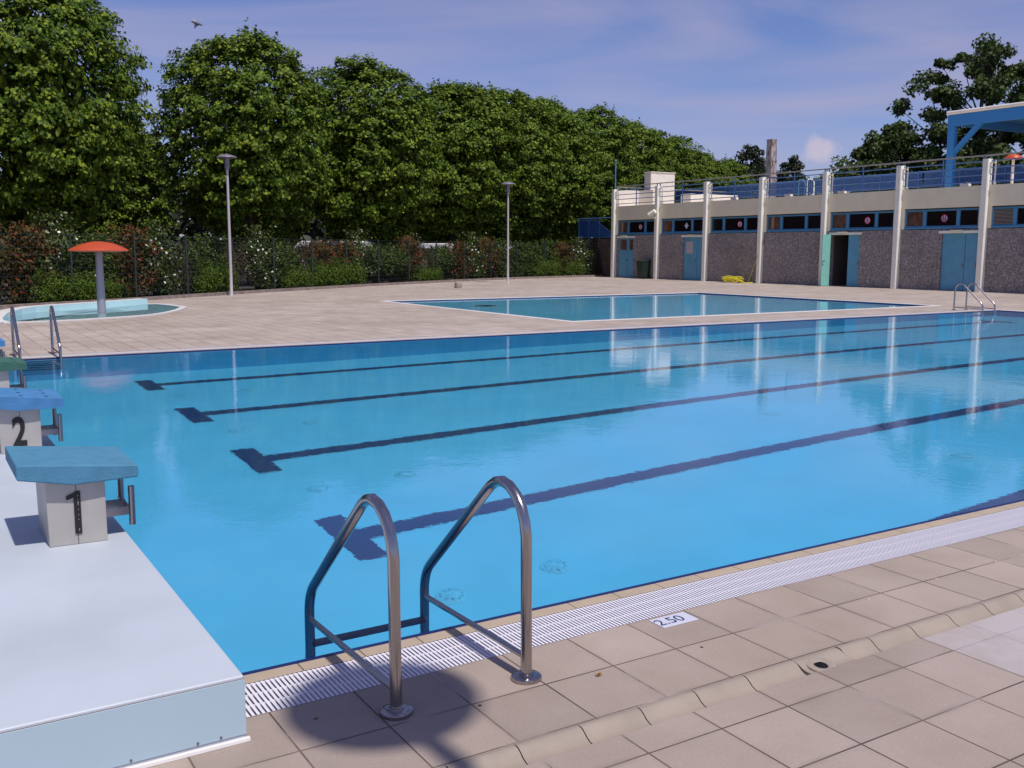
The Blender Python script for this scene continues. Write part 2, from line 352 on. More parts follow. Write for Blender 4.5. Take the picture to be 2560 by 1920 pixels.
# land inside the rim, cut round the two pools
def holed(mb, X0, X1, Y0, Y1, holes, z):
    xs = sorted({X0, X1, *[h[0] for h in holes], *[h[1] for h in holes]}); ys = sorted({Y0, Y1, *[h[2] for h in holes], *[h[3] for h in holes]})
    for i in range(len(xs)-1):
        for j in range(len(ys)-1):
            cx_, cy_ = (xs[i]+xs[i+1])/2, (ys[j]+ys[j+1])/2
            if any(h[0] < cx_ < h[1] and h[2] < cy_ < h[3] for h in holes) or not (X0 < cx_ < X1 and Y0 < cy_ < Y1): continue
            mb.quad((xs[i],ys[j],z),(xs[i+1],ys[j],z),(xs[i+1],ys[j+1],z),(xs[i],ys[j+1],z))
holes = [(PX0-.5, PX1+.5, -1.2, PY1+.5), (SX0-.2, SX1+.2, SY0-.2, SY1+.2)]
holed(gr, -30, 60, -25, 80, holes, -.03)
struct(gr.build('ground', m_asph))

dk = MB()
holed(dk, -30, PX1+.35, GUT0, -0.3495, [], 0)
struct(dk.build('poolside_deck', m_tile_a))
dk = MB(); holed(dk, -30, 50, -25, GUT1, [], 0); struct(dk.build('deck', m_tile_b))
# far deck: follows the curb
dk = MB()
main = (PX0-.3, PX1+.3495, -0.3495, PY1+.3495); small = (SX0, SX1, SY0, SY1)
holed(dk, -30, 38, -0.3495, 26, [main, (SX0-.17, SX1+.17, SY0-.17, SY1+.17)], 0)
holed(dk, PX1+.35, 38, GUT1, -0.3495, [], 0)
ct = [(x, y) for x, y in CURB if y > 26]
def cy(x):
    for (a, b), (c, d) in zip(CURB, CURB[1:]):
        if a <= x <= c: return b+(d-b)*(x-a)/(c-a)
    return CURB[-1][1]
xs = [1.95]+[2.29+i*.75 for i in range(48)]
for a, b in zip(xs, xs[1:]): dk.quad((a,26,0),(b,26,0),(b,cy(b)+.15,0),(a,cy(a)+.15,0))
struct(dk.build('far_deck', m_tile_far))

# gutter channel of glazed ceramic pieces, dished
gm = MB(); prof = [(-1.0, 0.0), (-1.006, .005), (-1.02, .0075), (-1.034, .004), (-1.048, -.005), (-1.062, -.016), (-1.08, -.024), (-1.10, -.026), (-1.118, -.020), (-1.13, 0.0)]
proff = [(y_, z_*.55) for y_, z_ in prof]
def gut(x0, x1):
    vs = []; 
    for x in (x0, x1):
        for y, z in (proff if 2.9 < x0 < 2.93 else prof): vs.append((x, y, z))
    n = len(prof); gm.add(vs, [(i+1, i, n+i, n+i+1) for i in range(n-1)])
gx = [2.645-.257*k for k in range(60, 0, -1)]+[2.645, 2.915, 3.172]+[3.36+.262*k for k in range(130)]
for a, b in zip(gx, gx[1:]): gut(a+.0022, b-.0022)
for x_ in (2.9165, 3.1705):
    for i in range(len(prof)-1): gm.quad((x_, prof[i][0], prof[i][1]-.001), (x_, prof[i+1][0], prof[i+1][1]-.001), (x_, proff[i+1][0], proff[i+1][1]), (x_, proff[i][0], proff[i][1]))
gut_o = struct(gm.build('gutter_channel', m_gutter, smooth=True))
jb = MB()
jb.add([(gx[0], y, z-.006) for y, z in prof]+[(gx[-1], y, z-.006) for y, z in prof], [(i+1, i, len(prof)+i, len(prof)+i+1) for i in range(len(prof)-1)])
struct(jb.build('gutter_bedding', m_joint))
dr = MB(); dr.lathe([(.040, 0), (.052, .001), (.052, .006), (.040, .008), (.036, .003), (.036, 0)], (3.01, -1.088, -.018), 28)
d_o = empty('floor_drain', (3.005, -1.078, -.0095)); d_o.rotation_euler = (.10, 0, 0); tag(d_o, 'small round open drain in the gutter channel of the near deck', 'drain')
a_ = MB(); a_.lathe([(.040, .0), (.062, .0005), (.060, .004), (.044, .0065), (.030, .003), (.027, .0)], (0, 0, 0), 28, cap=False); a_.build('rim', m_gutter, d_o, True)
a_ = MB(); a_.lathe([(.001, .0012), (.030, .0012)], (0, 0, 0), 28); a_.build('hole', m_black, d_o)  # black disc laid on the gutter, painted for the shade inside the opening

# coping, nosing, overflow grate of the main pool
def ring(mb, x0, x1, y0, y1, wdt, z0, z1, mi=0, near=True):
    """frame of boxes outside the rectangle"""
    mb.box(x0-wdt, x1+wdt, y0-wdt, y0, z0, z1, mi); mb.box(x0-wdt, x1+wdt, y1, y1+wdt, z0, z1, mi)
    mb.box(x0-wdt, x0, y0, y1, z0, z1, mi); mb.box(x1, x1+wdt, y0, y1, z0, z1, mi)
c = MB()
xj = [PX0]+[1.235+.2595*k for k in range(0, 95) if 1.235+.2595*k < PX1]+[PX1]
for yy0, yy1 in ((-.0765, 0), (PY1, PY1+.0765)):
    for a, b in zip(xj, xj[1:]): c.box(a+.0018, b-.0018, yy0, yy1, -.06, .0)
c.box(PX1, PX1+.0765, -.0765, PY1+.0765, -.06, .0)
struct(c.build('pool_coping', m_coping, bevel=.003))
c = MB(); c.box(PX0, PX1-.035, -.002, .040, -.07, -.004); c.box(PX0, PX1-.035, PY1-.040, PY1+.002, -.07, -.004); c.box(PX1-.035, PX1+.002, -.002, PY1+.002, -.07, -.004)
struct(c.build('pool_nosing', m_navy, bevel=.006))

def grate_near():
    m_ = MB(); x = .80
    while x < PX1+.34:
        m_.box(x, x+.0108, -.345, -.081, -.016, -.0012); x += .0185
    for y in (-.345, -.259, -.171, -.085): m_.box(.80, PX1+.34, y-.003, y+.004, -.018, -.0035)
    return m_
gn = grate_near().build('overflow_grate', m_grate); tag(gn, 'long white slatted overflow grate along the near edge of the big pool', 'grate')
m_ = MB(); x = .9
while x < PX1+.34:
    m_.box(x, x+.012, PY1+.081, PY1+.345, -.016, -.0012); x += .0185
for y in (.085, .171, .259, .340): m_.box(.9, PX1+.34, PY1+y-.003, PY1+y+.006, -.018, -.0035)
gf = m_.build('overflow_grate', m_grate); tag(gf, 'white slatted overflow grate along the far edge of the big pool', 'grate')
m_ = MB(); y = -.07
while y < PY1+.07:
    m_.box(PX1+.081, PX1+.345, y, y+.012, -.016, -.0012); y += .0185
gf = m_.build('overflow_grate', m_grate); tag(gf, 'white slatted overflow grate along the right-hand short end of the big pool', 'grate')
c = MB(); c.quad((.6,-.3495,-.07),(PX1+.35,-.3495,-.07),(PX1+.35,-.0765,-.07),(.6,-.0765,-.07)); c.quad((.6,PY1+.0765,-.07),(PX1+.35,PY1+.0765,-.07),(PX1+.35,PY1+.3495,-.07),(.6,PY1+.3495,-.07))
c.quad((PX1+.0765,-.08,-.071),(PX1+.3495,-.08,-.071),(PX1+.3495,PY1+.08,-.071),(PX1+.0765,PY1+.08,-.071))
for (a, b) in ((-.3495, -.3495), (-.0765, -.0765), (PY1+.3495, PY1+.3495), (PY1+.0765, PY1+.0765)):
    c.quad((.6,a,-.07),(PX1+.35,a,-.07),(PX1+.35,a,-.001),(.6,a,-.001))
struct(c.build('overflow_channel', m_channel))

# basin
D0, D1 = -2.43, -2.06
def fz(x): return D0+(D1-D0)*(x-PX0)/(PX1-PX0)
b_ = MB(); n = 12
for i in range(n):
    a = PX0+(PX1-PX0)*i/n; b = PX0+(PX1-PX0)*(i+1)/n
    b_.quad((a,.03,fz(a)),(b,.03,fz(b)),(b,PY1-.03,fz(b)),(a,PY1-.03,fz(a)))
pf = struct(b_.build('pool_floor', m_poolfloor)); pf.cycles.is_caustics_receiver = True
b_ = MB(); X0, X1, Y0, Y1 = PX0, PX1-.032, .03, PY1-.03
b_.quad((X0,Y0,fz(X0)),(X0,Y0,-.02),(X1,Y0,-.02),(X1,Y0,fz(X1))); b_.quad((X0,Y1,fz(X0)),(X1,Y1,fz(X1)),(X1,Y1,-.02),(X0,Y1,-.02))
b_.quad((X0,Y0,fz(X0)),(X0,Y1,fz(X0)),(X0,Y1,-.02),(X0,Y0,-.02)); b_.quad((X1,Y0,fz(X1)),(X1,Y0,-.02),(X1,Y1,-.02),(X1,Y1,fz(X1)))
pw = struct(b_.build('pool_walls', m_poolwall)); pw.cycles.is_caustics_receiver = True
for k in range(5):
    yc = 1.345+2.52*k; l = MB(); w_ = .125
    nn_ = 16; xa, xb = 3.165, 23.7
    for i in range(nn_):
        a = xa+(xb-xa)*i/nn_; b = xa+(xb-xa)*(i+1)/nn_
        l.quad((a,yc-w_,fz(a)+.005),(b,yc-w_,fz(b)+.005),(b,yc+w_,fz(b)+.005),(a,yc+w_,fz(a)+.005))
    for a, b in ((2.915, 3.165), (23.7, 23.95)):
        l.quad((a,yc-.5,fz(a)+.005),(b,yc-.5,fz(b)+.005),(b,yc+.5,fz(b)+.005),(a,yc+.5,fz(a)+.005))
    o = l.build('lane_marking', m_lane, pf); o.cycles.is_caustics_receiver = True
m_inlet = mat('inlet_cover', (.09, .52, .76), .6, noise=(30, .2)); m_inlet2 = mat('inlet_slots', (.06, .34, .50), .6)
def inlet():
    a_ = MB(); a_.lathe([(.001, .012), (.07, .012), (.11, .006), (.12, .0)], (0,0,0), 20)
    for k in range(10):
        an = 2*PI*k/10; a_.box(.08*math.cos(an)-.008, .08*math.cos(an)+.008, .08*math.sin(an)-.008, .08*math.sin(an)+.008, .008, .018, 1)
    return a_
first = None
for yy in (2.5, 5.14, 7.75, 10.3):
    for xx in (3.26, 4.17, 9.3, 15.3, 21.3):
        if first is None: o = inlet().build('pool_inlet', [m_inlet, m_inlet2], pf); first = o
        else: o = first.copy(); COL.objects.link(o); o.parent = pf
        o.location = (xx, yy, fz(xx)+.004)
        o.cycles.is_caustics_receiver = True
wt = MB(); wt.quad((PX0+.01,.031,-.020),(PX1-.033,.031,-.020),(PX1-.033,PY1-.031,-.020),(PX0+.01,PY1-.031,-.020))
wo = struct(wt.build('pool_water', m_water, smooth=True)); wo.cycles.is_caustics_caster = True

# small pool
m_spf = mat('small_pool_floor', (.17, .64, .86), .7, noise=(.8, .06)); m_spw = mat('small_pool_wall', (.12, .50, .72), .6)
b_ = MB(); zz = -1.0; b_.quad((SX0,SY0,zz),(SX1,SY0,zz),(SX1,SY1,zz),(SX0,SY1,zz))
o = struct(b_.build('small_pool_floor', m_spf)); o.cycles.is_caustics_receiver = True
l = MB(); l.lathe([(.001, .01), (.33, .01), (.36, .0)], (15.42, 22.9, zz+.004), 24); q_ = l.build('floor_grille', m_black, o); q_.cycles.is_caustics_receiver = True
b_ = MB()
for a, b in (((SX0,SY0),(SX1,SY0)), ((SX1,SY0),(SX1,SY1)), ((SX1,SY1),(SX0,SY1)), ((SX0,SY1),(SX0,SY0))): b_.quad((*a,zz),(*a,-.03),(*b,-.03),(*b,zz))
o = struct(b_.build('small_pool_walls', m_spw)); o.cycles.is_caustics_receiver = True
b_ = MB(); ring(b_, SX0, SX1, SY0, SY1, .17, -.05, .006); struct(b_.build('small_pool_rim', m_white, bevel=.006))
b_ = MB(); ring(b_, SX0+.03, SX1-.03, SY0+.03, SY1-.03, .031, -.06, -.012); struct(b_.build('small_pool_nosing', m_navy))
wt = MB(); wt.quad((SX0+.03,SY0+.03,-.035),(SX1-.03,SY0+.03,-.035),(SX1-.03,SY1-.03,-.035),(SX0+.03,SY1-.03,-.035))
o = struct(wt.build('small_pool_water', m_water, smooth=True)); o.cycles.is_caustics_caster = True

# ------------------------------------------------------------------ starting platform and blocks
PXE, PYF, PH = .877, -.508, .2275
plat = empty('starting_platform', (0, 0, 0)); tag(plat, 'low pale blue starting platform along the left end of the big pool', 'platform')
# rounded-edge slab: profile in x at pool edge
b_ = MB(); rr = .022; ns = 5
arc = [(PXE-rr+rr*math.sin(a*PI/2/ns), PH-rr+rr*math.cos(a*PI/2/ns)) for a in range(ns+1)]
outline = [(-2.6, PYF), (PXE, PYF), (PXE, 12.62), (-2.6, 12.62)]
b_.box(-2.6, PXE, PYF, 12.62, .0, PH)
top = b_.build('deck_shell', m_gel, plat)
bv = top.modifiers.new('bevel', 'BEVEL'); bv.width = .006; bv.segments = 3; bv.limit_method = 'ANGLE'
f_ = MB(); f_.box(-2.59, PXE+.0015, PYF-.0035, PYF-.0005, .024, PH-.012); f_.build('front_panel', m_gelside, plat, bevel=.0012)
f_ = MB(); f_.box(-2.59, PXE+.002, PYF-.0022, PYF-.0004, PH-.0125, PH-.0105); f_.build('seam', mat('seam_brown', (.16, .09, .07), .9), plat)
f_ = MB(); f_.ext([(-2.59, PYF-.016, 0), (-2.59, PYF-.001, 0), (-2.59, PYF-.001, .016), (-2.59, PYF-.012, .014)], (PXE+2.59+.012, 0, 0)); f_.build('skirting', m_white, plat, bevel=.003)
for xx in (.05, .28, .513, .719, .794):
    sc_ = MB(); sc_.tube([(xx, PYF-.003, .034), (xx, PYF-.0065, .034)], .0042, 10); sc_.build('screw', m_steel_d, plat, True)
b_ = MB(); b_.box(.58, PXE-.002, .032, 12.62, -.30, -.001); b_.build('pool_side_skirt', m_gel, plat)

def digit(ch, h, wd):
    """bold condensed digit as flat polygon strokes in (u, v), u right, v up"""
    cu = bpy.data.curves.new('digit', 'FONT'); cu.body = ch; cu.size = h*1.38; cu.offset = h*.035; cu.extrude = .0008; cu.align_x = 'CENTER'
    o = bpy.data.objects.new('digit', cu); COL.objects.link(o)
    me = bpy.data.meshes.new_from_object(o.evaluated_get(bpy.context.evaluated_depsgraph_get()))
    bpy.data.objects.remove(o); bpy.data.curves.remove(cu)
    xs_ = [v_.co.x for v_ in me.vertices]; ys_ = [v_.co.y for v_ in me.vertices]
    sx_ = wd/(max(xs_)-min(xs_)); sy_ = h/(max(ys_)-min(ys_))
    for v_ in me.vertices:
        x_, y_, z_ = v_.co; v_.co = ((x_-min(xs_))*sx_, -z_, (y_-min(ys_))*sy_)
    me.materials.append(m_black); return me
slabdesc = ['blue-grey', 'bright blue', 'dark green', 'blue', 'blue']
def block(k):
    y0 = 1.355+2.5*k-1.355   # offset
    e_ = empty('starting_block', ((0, 0, .025, .06, .06)[k], y0, PH))
    lab = ['starting block numbered 1 with blue-grey slab, the nearest one', 'starting block numbered 2 with bright blue speckled slab', 'starting block with dark green slab and partly visible number 3',
           'far starting block with bright blue slab cut off by the frame', 'starting block at the far end of the platform, beyond the frame'][k]
    tag(e_, lab, 'starting block', 'starting blocks along the platform')
    z = -PH
    b_ = MB(); b_.add([(.518,1.357,0),(.773,1.347,0),(.773,1.76,0),(.518,1.76,0),(.512,1.357,.345),(.772,1.347,.325),(.772,1.76,.325),(.512,1.76,.345)],
                      [(0,3,2,1),(4,5,6,7),(0,1,5,4),(1,2,6,5),(2,3,7,6),(3,0,4,7)])
    b_.build('pillar', m_plate, e_, bevel=.004)
    b_ = MB(); b_.box(.6425, .6445, 1.3495, 1.3535, .002, .318); b_.build('seam', m_black, e_)
    if k == 0:
        b_ = MB()
        pts = [(.631,.281+z),(.661,.279+z),(.661,.486+z),(.640,.486+z),(.628,.478+z),(.599,.466+z),(.599,.447+z),(.616,.452+z),(.631,.4575+z)]
        b_.ext([(x, 1.3465, zz_) for x, zz_ in pts], (0, .003, 0))
        for zz_, hh in ((.464, .006), (.447, .006), (.428, .018), (.398, .004), (.372, .004), (.350, .004), (.300, .012)): b_.box(.648, .6505, 1.3450, 1.3462, zz_+z-hh/2, zz_+z+hh/2, 1)
        b_.build('number', [m_black, m_plate], e_)
    else:
        me = digit(str(k+1), .205, .088); o = bpy.data.objects.new('number', me); COL.objects.link(o); o.parent = e_; o.location = (.593, 1.3475, .275-PH)
    # slab
    pr = [(.392,.648),(.917,.592),(.919,.532),(.63,.526),(.392,.574)]
    b_ = MB(); b_.ext([(x, 1.30, zz_+z) for x, zz_ in pr], (0, .53, 0))
    if k:
        for xx in (.50, .66, .82):
            for yy in (1.38, 1.56, 1.74):
                zt = .648-(xx-.392)*.1067+z; b_.tube([(xx, yy, zt-.002), (xx, yy, zt+.0015)], .011, 10, 1)
    b_.build('slab', [m_slab[{0:0,1:1,2:2,3:1,4:1}[k]], m_black], e_, bevel=.007)
    # backstroke grips
    b_ = MB()
    for yy in (1.42, 1.70):
        b_.tube([(.903, yy, .272+z), (.903, yy, .465+z)], .0155, 14)
    b_.tube([(.895, 1.42, .345+z), (.895, 1.70, .345+z)], .012, 12); b_.box(.770, .897, 1.545, 1.580, .335+z, .368+z)
    b_.box(.770, .897, 1.425, 1.433, .322+z, .362+z)
    b_.build('backstroke_grip', m_steel_d, e_, True)
    return e_
for k in range(5): block(k)

# ------------------------------------------------------------------ pool ladders
def arc3(p0, p1, p2, n=8, t0=.35):
    """quadratic corner"""
    a, b, c_ = Vector(p0), Vector(p1), Vector(p2); return [a*(1-t)**2+b*2*t*(1-t)+c_*t*t for t in [i/n for i in range(n+1)]]
def ladder(loc, rz, label, h=1.0):
    e_ = empty('pool_ladder', loc, rz); tag(e_, label, 'ladder', 'steel pool ladders')
    for sx_ in (-.272, .272):
        pts = [(sx_,-.592,0),(sx_,-.588,.25),(sx_,-.584,.50)]
        pts += arc3((sx_,-.582,.575),(sx_,-.575,.75),(sx_,-.46,.728), 4)
        pts = [(sx_,-.592,0),(sx_,-.590,.2),(sx_,-.588,.4),(sx_,-.586,.555),(sx_,-.576,.61),(sx_,-.552,.66),(sx_,-.515,.70),(sx_,-.468,.727),(sx_,-.415,.735),(sx_,-.365,.722),(sx_,-.325,.698),(sx_,-.29,.668)]
        pts += [(sx_,-.10,.50),(sx_,.08,.341),(sx_,.175,.257)] + arc3((sx_,.205,.230),(sx_,.262,.18),(sx_,.268,.10), 6) + [(sx_,.27,-.2),(sx_,.27,-1.15)]
        b_ = MB(); b_.tube(pts, .0215, 20); r_ = b_.build('handrail', m_steel, e_, True)
        b_ = MB(); b_.tube([(sx_,.262,.066),(sx_,-.588,.086)], .0125, 14); b_.build('brace', m_steel, e_, True)
        b_ = MB(); b_.lathe([(.001,0),(.058,0),(.060,.004),(.058,.013),(.052,.017),(.034,.019),(.0245,.019),(.022,.019)], (sx_,-.592,.0005), 36)
        b_.lathe([(.0216,.016),(.029,.016),(.029,.024),(.0216,.026)], (sx_,-.592,.0005), 36); b_.build('flange', m_steel, r_, True)
    for i in range(5):
        z_ = -.085-.25*i; b_ = MB(); b_.tube([(-.262,.262,z_),(.262,.262,z_)], .030, 14); o = b_.build('rung', m_rung, e_, True)
    return e_
L1 = ladder((1.658, 0, 0), 0, 'big polished steel ladder at the near pool edge by the starting platform')
for loc, lb in (((1.715, PY1, 0), 'steel ladder at the far left corner of the big pool behind the starting blocks'), ((25.03, PY1, 0), 'steel ladder at the far right corner of the big pool')):
    c_ = copy_tree(L1); c_.location = loc; c_.rotation_euler = (0, 0, PI); c_['label'] = lb

# depth plate
e_ = empty('depth_plate', (2.809, -.424, 0)); tag(e_, 'white depth plate reading 2.50 on the deck tiles beside the overflow grate', 'sign')
b_ = MB(); b_.box(-.100, .100, -.0525, .0525, .0, .004); b_.build('plate', mat('plate_white_blue', (.55, .56, .66), .4), e_, bevel=.006)
def textmesh(s_, size, off=0.0):
    cu = bpy.data.curves.new('txt', 'FONT'); cu.body = s_; cu.size = size; cu.extrude = .0004; cu.offset = off; cu.align_x = 'CENTER'; cu.align_y = 'CENTER'
    o = bpy.data.objects.new('txt', cu); COL.objects.link(o); me = bpy.data.meshes.new_from_object(o.evaluated_get(bpy.context.evaluated_depsgraph_get()))
    bpy.data.objects.remove(o); bpy.data.curves.remove(cu); return me
me = textmesh('2.50', .088); me.materials.append(mat('ink_blue_black', (.02, .03, .10), .6)); o = bpy.data.objects.new('lettering', me); COL.objects.link(o); o.parent = e_; o.location = (-.024, -.003, .0046)

# debris
for (x, y, s_, lb) in ((2.181, -.712, .020, 'dry curled brown leaf lying by a tile joint right of the near ladder'), (1.128, -.486, .009, 'tiny reddish-brown leaf scrap in the round lamp shadow')):
    b_ = MB(); vs = []; nn_ = 9
    for i in range(nn_):
        a = 2*PI*i/nn_; rr_ = s_*(.7+.5*random.random()); vs.append((rr_*math.cos(a), .7*rr_*math.sin(a), .002+s_*.35*random.random()))
    vs.append((0,0,.001+s_*.1)); b_.add(vs, [(i, (i+1) % nn_, nn_) for i in range(nn_)])
    vs2 = [(x_*.5+.3*s_, y_*.6, z_+.25*s_) for x_, y_, z_ in vs]; b_.add(vs2, [(i, (i+1) % nn_, nn_) for i in range(nn_)])
    o = b_.build('dry_leaf', m_brownleaf); o.location = (x, y, 0); tag(o, lb, 'leaf')
# small screw plugs in tiles
for (x, y, lb) in ((1.667, -.694, 'small dark hole plug in the tile below the near ladder'), (2.709, -.713, 'small dark plug in the tile in front of the depth plate')):
    b_ = MB(); b_.lathe([(.001, .0012), (.006, .0012), (.007, 0)], (x, y, 0), 12); o = b_.build('tile_plug', m_black); tag(o, lb, 'plug', 'plugs in the tiles')
for (x, y, lb) in ((3.766, -.694, 'pale screw plug in the tiles right of the depth plate, nearest of three'), (4.294, -.682, 'pale screw plug in the tiles, middle of three'), (4.816, -.663, 'pale screw plug in the tiles, farthest of three')):
    b_ = MB(); b_.lathe([(.001, .004), (.007, .004), (.010, .0)], (x, y, 0), 14); o = b_.build('tile_plug', m_coping); tag(o, lb, 'plug', 'plugs in the tiles')
# lime-bleached tiles
m_lime = mat('lime_bloom', (.45, .40, .41), .8, noise=(5, .12))

# ------------------------------------------------------------------ lamp posts
def lamp(loc, label):
    e_ = empty('street_lamp', loc); tag(e_, label, 'lamp post', 'lamp posts around the pool')
    b_ = MB(); b_.lathe([(.10, 0), (.10, .012), (.065, .016), (.056, .03), (.052, .9), (.048, 2.4), (.042, 4.35), (.042, 4.36)], (0,0,0), 20); b_.build('pole', m_pole, e_, True)
    b_ = MB(); b_.lathe([(.05, 4.36), (.085, 4.38), (.092, 4.46), (.092, 4.53), (.082, 4.55), (.082, 4.58), (.092, 4.60), (.088, 4.70), (.10, 4.735), (.10, 4.74)], (0,0,0), 24); b_.build('lamp_neck', m_greyp, e_, True)
    b_ = MB(); b_.lathe([(.10, 4.742), (.20, 4.748), (.352, 4.765), (.358, 4.775), (.352, 4.786), (.30, 4.815), (.22, 4.85), (.13, 4.875), (.04, 4.885), (.03, 4.90), (.001, 4.902)], (0,0,0), 40); b_.build('lamp_shade', m_greyp, e_, True)
    return e_
la = lamp((10.02, 31.46, 0), 'tall pale lamp post standing left, in front of the shrubs behind the orange mushroom')
lb_ = copy_tree(la); lb_.location = (25.51, 38.05, 0); lb_['label'] = 'farther tall pale lamp post before the hedge, left of the building'
lc = copy_tree(la)
kk = 4.79/math.tan(SUN_EL)
lc.location = (1.38+.05*kk, -.48-kk, 0); lc['label'] = 'lamp post just outside the view whose round shade darkens the tiles at the near ladder'

# concrete stub
b_ = MB(); b_.lathe([(.001, 0), (.15, 0), (.16, .02), (.15, .24), (.13, .26), (.001, .26)], (20.3, 33.6, 0), 16); o = b_.build('concrete_stub', m_conc, smooth=True); tag(o, 'short round concrete stub standing alone on the far deck', 'stub')

# ------------------------------------------------------------------ splash pool with orange mushroom
sp = empty('splash_pool', (4.5, 24, 0)); tag(sp, 'shallow curved splash pool with raised pale blue wall, around the orange mushroom', 'paddling pool')
def cr(pts, n=6, closed=False):
    """Catmull-Rom through 2D points"""
    out = []; N = len(pts)
    for i in range(N if closed else N-1):
        p0_, p1_, p2_, p3_ = [Vector((*pts[(j) % N if closed else max(0, min(N-1, j))],)) for j in (i-1, i, i+1, i+2)]
        for k in range(n):
            t_ = k/n; out.append(.5*((2*p1_)+(-p0_+p2_)*t_+(2*p0_-5*p1_+4*p2_-p3_)*t_**2+(-p0_+3*p1_-3*p2_+p3_)*t_**3))
    if not closed: out.append(Vector(pts[-1]))
    return [(v_.x, v_.y) for v_ in out]
fr = cr([(1.9,20.48),(3.04,20.58),(4.0,20.92),(5.28,21.67),(6.2,23.07),(6.85,24.75)], 6)
bk = cr([(6.75,25.8),(6.45,26.9),(5.6,26.75),(4.6,25.85),(3.5,25.1),(2.45,23.8),(1.75,21.9)], 6)
out_ = fr+bk; 
def offs(poly, d):
    n_ = len(poly); c_ = Vector((sum(p_[0] for p_ in poly)/n_, sum(p_[1] for p_ in poly)/n_)); r_ = []
    for i in range(n_):
        a, b = Vector(poly[i-1]), Vector(poly[(i+1) % n_]); t_ = (b-a).normalized(); nrm = Vector((t_.y, -t_.x))
        if nrm.dot(Vector(poly[i])-c_) < 0: nrm = -nrm
        r_.append(tuple(Vector(poly[i])+nrm*d))
    return r_
inn = offs(out_, -.17); n_ = len(out_)
b_ = MB(); b_.add([(x-4.5,y-24,.002) for x,y in out_]+[(x-4.5,y-24,.03) for x,y in out_]+[(x-4.5,y-24,.03) for x,y in inn]+[(x-4.5,y-24,.004) for x,y in inn],
   [f__ for i in range(n_) for j in [(i+1) % n_] for f__ in ((i,j,n_+j,n_+i),(n_+i,n_+j,2*n_+j,2*n_+i),(2*n_+i,2*n_+j,3*n_+j,3*n_+i))])
b_.build('rim', m_white, sp)
b_ = MB(); b_.add([(x-4.5,y-24,.005) for x,y in inn], [tuple(range(n_))]); b_.build('basin_floor', m_splashw, sp)
m_thinw = bpy.data.materials.new('shallow_water'); m_thinw.use_nodes = True
t = m_thinw.node_tree; t.nodes.clear(); o_ = t.nodes.new('ShaderNodeOutputMaterial'); fn = t.nodes.new('ShaderNodeFresnel'); fn.inputs[0].default_value = 1.333
tr = t.nodes.new('ShaderNodeBsdfTransparent'); tr.inputs[0].default_value = (.86, .96, 1.0, 1); gl = t.nodes.new('ShaderNodeBsdfGlossy'); gl.inputs['Roughness'].default_value = .02
mx = t.nodes.new('ShaderNodeMixShader'); t.links.new(fn.outputs[0], mx.inputs[0]); t.links.new(tr.outputs[0], mx.inputs[1]); t.links.new(gl.outputs[0], mx.inputs[2]); t.links.new(mx.outputs[0], o_.inputs[0])
b_ = MB(); b_.add([(x-4.5,y-24,.021) for x,y in inn], [tuple(range(n_))]); b_.build('water', m_thinw, sp)
# raised wall
wl = [(6.2,26.75),(5.4,26.05),(4.735,25.5),(3.59,24.77),(2.95,24.15),(2.56,23.5),(2.15,22.3),(1.95,21.3),(1.92,20.7)]; hts = [.18,.18,.175,.17,.17,.16,.14,.09,.035]
b_ = MB(); th = .34
for i in range(len(wl)-1):
    a, b = Vector(wl[i]), Vector(wl[i+1])
def woff(i, d):
    a = Vector(wl[max(0, i-1)]); b = Vector(wl[min(len(wl)-1, i+1)]); t_ = (b-a).normalized(); n2_ = Vector((t_.y, -t_.x)); return Vector(wl[i])+n2_*d
# back side is away from the camera (+y/-x)
P_ = []
for i in range(len(wl)):
    f0 = Vector(wl[i]); k0 = woff(i, th)
    if (k0-f0).dot(Vector((-.5, .85))) < 0: k0 = woff(i, -th)
    P_.append((f0, k0, hts[i]))
vs = []
for f0, k0, h_ in P_: vs += [(f0.x-4.5,f0.y-24,.006),(f0.x-4.5,f0.y-24,h_),(k0.x-4.5,k0.y-24,h_),(k0.x-4.5,k0.y-24,.006)]
fs = []; mi = []
for i in range(len(P_)-1):
    a, b = 4*i, 4*i+4; fs += [(a,b,b+1,a+1),(a+1,b+1,b+2,a+2),(a+2,b+2,b+3,a+3)]; mi += [0,1,0]
fs += [(0,1,2,3), (4*len(P_)-4, 4*len(P_)-1, 4*len(P_)-2, 4*len(P_)-3)]; mi += [0, 0]
b_.v = vs; b_.f = fs; b_.m = mi; b_.build('raised_wall', [mat('pale_blue_wall', (.50, .70, .72), .5, noise=(2, .05)), m_white], sp)

ms = empty('water_mushroom', (4.37, 23.3, .02)); ms.scale = (.97, .97, .975); tag(ms, 'orange mushroom fountain on a grey steel post in the splash pool', 'fountain')
b_ = MB(); b_.lathe([(.105,0),(.105,.3),(.098,.8),(.085,1.55),(.08,1.6)], (0,0,0), 24); b_.build('post', mat('satin_grey_post', (.34,.32,.36), .4, .3), ms, True)
b_ = MB(); b_.lathe([(.08,1.58),(.45,1.565),(.72,1.585),(.745,1.60),(.72,1.625),(.60,1.69),(.42,1.765),(.22,1.815),(.05,1.835),(.001,1.837)], (0,0,0), 48); b_.build('cap', m_orange, ms, True)

# ------------------------------------------------------------------ the building
bld = empty('changing_building', (36.55, 28, 0)); tag(bld, 'long flat-roofed changing building with cream columns, blue windows and a roof terrace', 'building')
BX, BY = 36.55, 28.0
def bb(x0, x1, y0, y1, z0, z1, mb, mi=0): mb.box(x0-BX, x1-BX, y0-BY, y1-BY, z0, z1, mi)
YK = [44.15-3.975*k for k in range(9)]
YS, YN = 44.30, YK[8]-.2
XW = 36.76      # granite face
b_ = MB()
